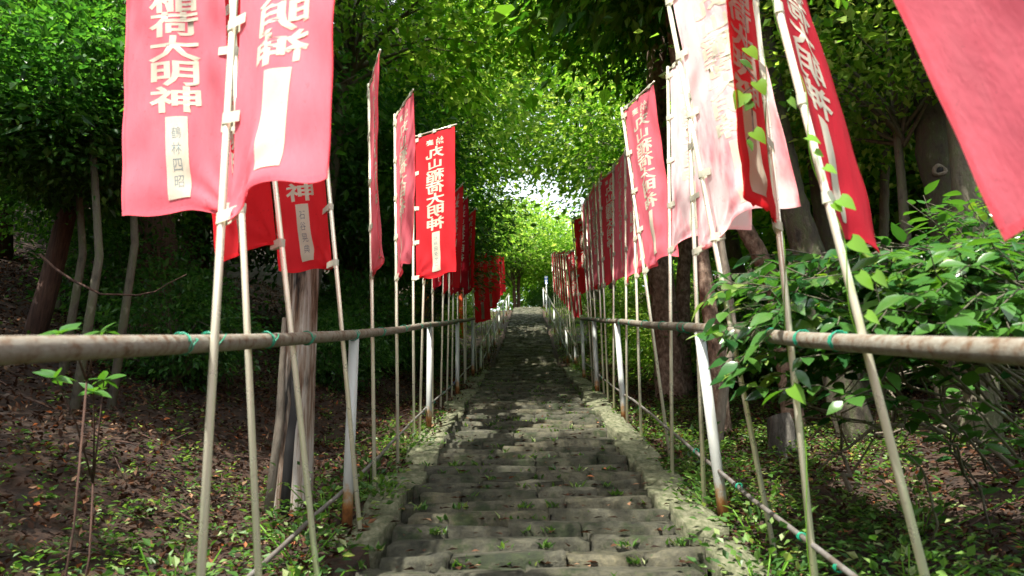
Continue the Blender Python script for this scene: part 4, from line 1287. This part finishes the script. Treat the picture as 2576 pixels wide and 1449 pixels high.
tm = MB()
for k in range(220):                               # fallen twigs
    x, y = rnd.uniform(-5.5, 5), 1.5 + 9 * rnd.random() ** 1.3
    if abs(x) < 1.0: continue
    th = rnd.uniform(0, 6.28); ln = rnd.uniform(.15, .7); p = Vector((x, y, ground(x, y) + .02))
    q = Vector((x + math.cos(th) * ln, y + math.sin(th) * ln, 0)); q.z = ground(q.x, q.y) + rnd.uniform(.02, .12)
    tm.tube([p, p.lerp(q, .5) + Vector((rnd.uniform(-.03, .03), rnd.uniform(-.03, .03), .03)), q], [.006, .004, .002], 4, False)
tag(tm.build('fallen_twigs', M['cedar_bark']), 'thin dead twigs scattered over the leaf litter', None, None, 'stuff')


def patchy(x, y, g):
    a = abs(x - axis_x(y))
    if a < .80: return False
    d = .5 + .5 * hsh(x * 1.3 + 4, y * 1.1)
    side = 2.2 if x > 0 else .6
    return g.random() < d * side * math.exp(-max(0, a - 1.3) / 2.2)


# small weeds as rosettes: 5-7 leaves each
g = np.random.default_rng(21)
Ps, As, Ns, Lz = [], [], [], []
cnt = 0
while cnt < 19000:
    x, y = g.uniform(-6, 6), 1.2 + 36 * g.random() ** 2.6
    if not patchy(x, y, g): continue
    cnt += 1
    z = ground(x, y); h = g.uniform(.02, .13); s = g.uniform(.018, .045)
    for k in range(int(g.integers(5, 9))):
        th = g.uniform(0, 6.28); hh = h * g.uniform(.3, 1)
        Ps.append((x + .03 * math.cos(th), y + .03 * math.sin(th), z + hh)); As.append((math.cos(th), math.sin(th), g.uniform(-.1, .7))); Ns.append((g.normal() * .3, g.normal() * .3, 1)); Lz.append(s * g.uniform(.7, 1.3))
V_, T_ = leaf_cloud(np.array(Ps), np.array(As, dtype=float), np.array(Ns, dtype=float), np.array(Lz), .55)
tag(link('undergrowth', trimesh('undergrowth', V_, T_, M['weed'])), 'low green weeds and seedlings along both edges of the steps', None, None, 'stuff')
# leaves and moss tufts lying on the steps
Ps, As, Ns, Lz = [], [], [], []
for k in range(900):
    y = 1.6 + 12 * g.random() ** 1.4; st = math.floor((y - 1.2) / TREAD) * TREAD + 1.2
    x = g.uniform(-.7, .72)
    Ps.append((x, y, Z1 + S1 * (st + .12) + .012)); As.append((g.normal(), g.normal(), .1)); Ns.append((g.normal() * .25, g.normal() * .25, 1)); Lz.append(g.uniform(.025, .06))
V_, T_ = leaf_cloud(np.array(Ps), np.array(As), np.array(Ns, dtype=float), np.array(Lz), .5)
tag(link('step_litter', trimesh('step_litter', V_, T_, M['litter'])), 'scattered dead leaves lying on the stone steps', None, None, 'stuff')
Ps, As, Ns, Lz = [], [], [], []
for k in range(300):
    i = int(g.integers(0, 48)); y = 1.2 + TREAD * i - .01; x = g.uniform(-.7, .72)
    for j in range(int(g.integers(4, 10))):
        th = g.uniform(0, 6.28)
        Ps.append((x + g.normal() * .02, y + g.normal() * .01, Z1 + S1 * (y - .12) + .01)); As.append((math.cos(th) * .6, math.sin(th) * .6 - .2, g.uniform(.3, 1))); Ns.append((g.normal() * .3, g.normal() * .3, 1)); Lz.append(g.uniform(.025, .06))
V_, T_ = leaf_cloud(np.array(Ps), np.array(As), np.array(Ns, dtype=float), np.array(Lz), .35)
tag(link('step_weeds', trimesh('step_weeds', V_, T_, M['weed'])), 'tiny green weeds sprouting from the joints of the steps', None, None, 'stuff')

# larger weeds one can count, along the edge of the steps
WD = [(-.93, 3.15, .20, 'leafy weed clump on the edge of the steps in the foreground by the white post'), (-1.02, 3.9, .24, 'tall bright weed clump just past the nearest white post'), (-.95, 4.6, .20, 'weed clump with round leaves at the first edge-on banner pole'),
      (-1.25, 2.75, .24, 'dense weed clump between the two nearest poles of the rusty railing'), (.98, 3.3, .22, 'weed clump at the foot of the nearest shrub-side post'), (1.3, 2.75, .24, 'broad weed clump under the low pipe by the leaning poles'),
      (1.7, 3.4, .24, 'pale green weed clump on the bank beyond the low pipe'), (-.90, 5.6, .18, 'small weed clump beneath the flat red banner'), (.80, 2.75, .22, 'leafy weed clump spilling over the edging stones at the bottom of the picture'), (-.78, 2.6, .2, 'weed clump hanging over the step ends at the bottom of the picture'), (-.80, 4.15, .16, 'small weed clump on the edging stones opposite the shrub-side post'), (.92, 3.9, .18, 'weed clump covering the pale edging stones above the bottom one'), (1.15, 2.3, .22, 'weed clump around the low pipe nearest the bottom edge'), (1.05, 4.7, .2, 'weed clump beside the kerb stones below the overexposed banners')]
for x, y, s, lab in WD:
    root = empty('weed_clump', (x, y, ground(x, y)), lab, 'weeds', 'weed clumps beside the steps')
    q = np.random.default_rng(int(100 * (x + 3) + y)); n = 150
    Pp = q.normal(size=(n, 3)) * np.array([s * .55, s * .55, s * .3]) + np.array([0, 0, s * .5]); Pp[:, 2] = np.abs(Pp[:, 2])
    A = unit(Pp * np.array([1, 1, .3])) + q.normal(size=(n, 3)) * .3
    V_, T_ = leaf_cloud(Pp, A, np.array([0, 0, 1.]) + q.normal(size=(n, 3)) * .35, q.uniform(.025, .055, n), .6)
    link('foliage', trimesh('foliage', V_, T_, M['weed']), None, root)
    mb = MB()
    for k in range(8): mb.tube([Vector((0, 0, -.02)), Vector(Pp[k])], .003, 4)
    mb.build('stem', M['leaf_vine'], root)
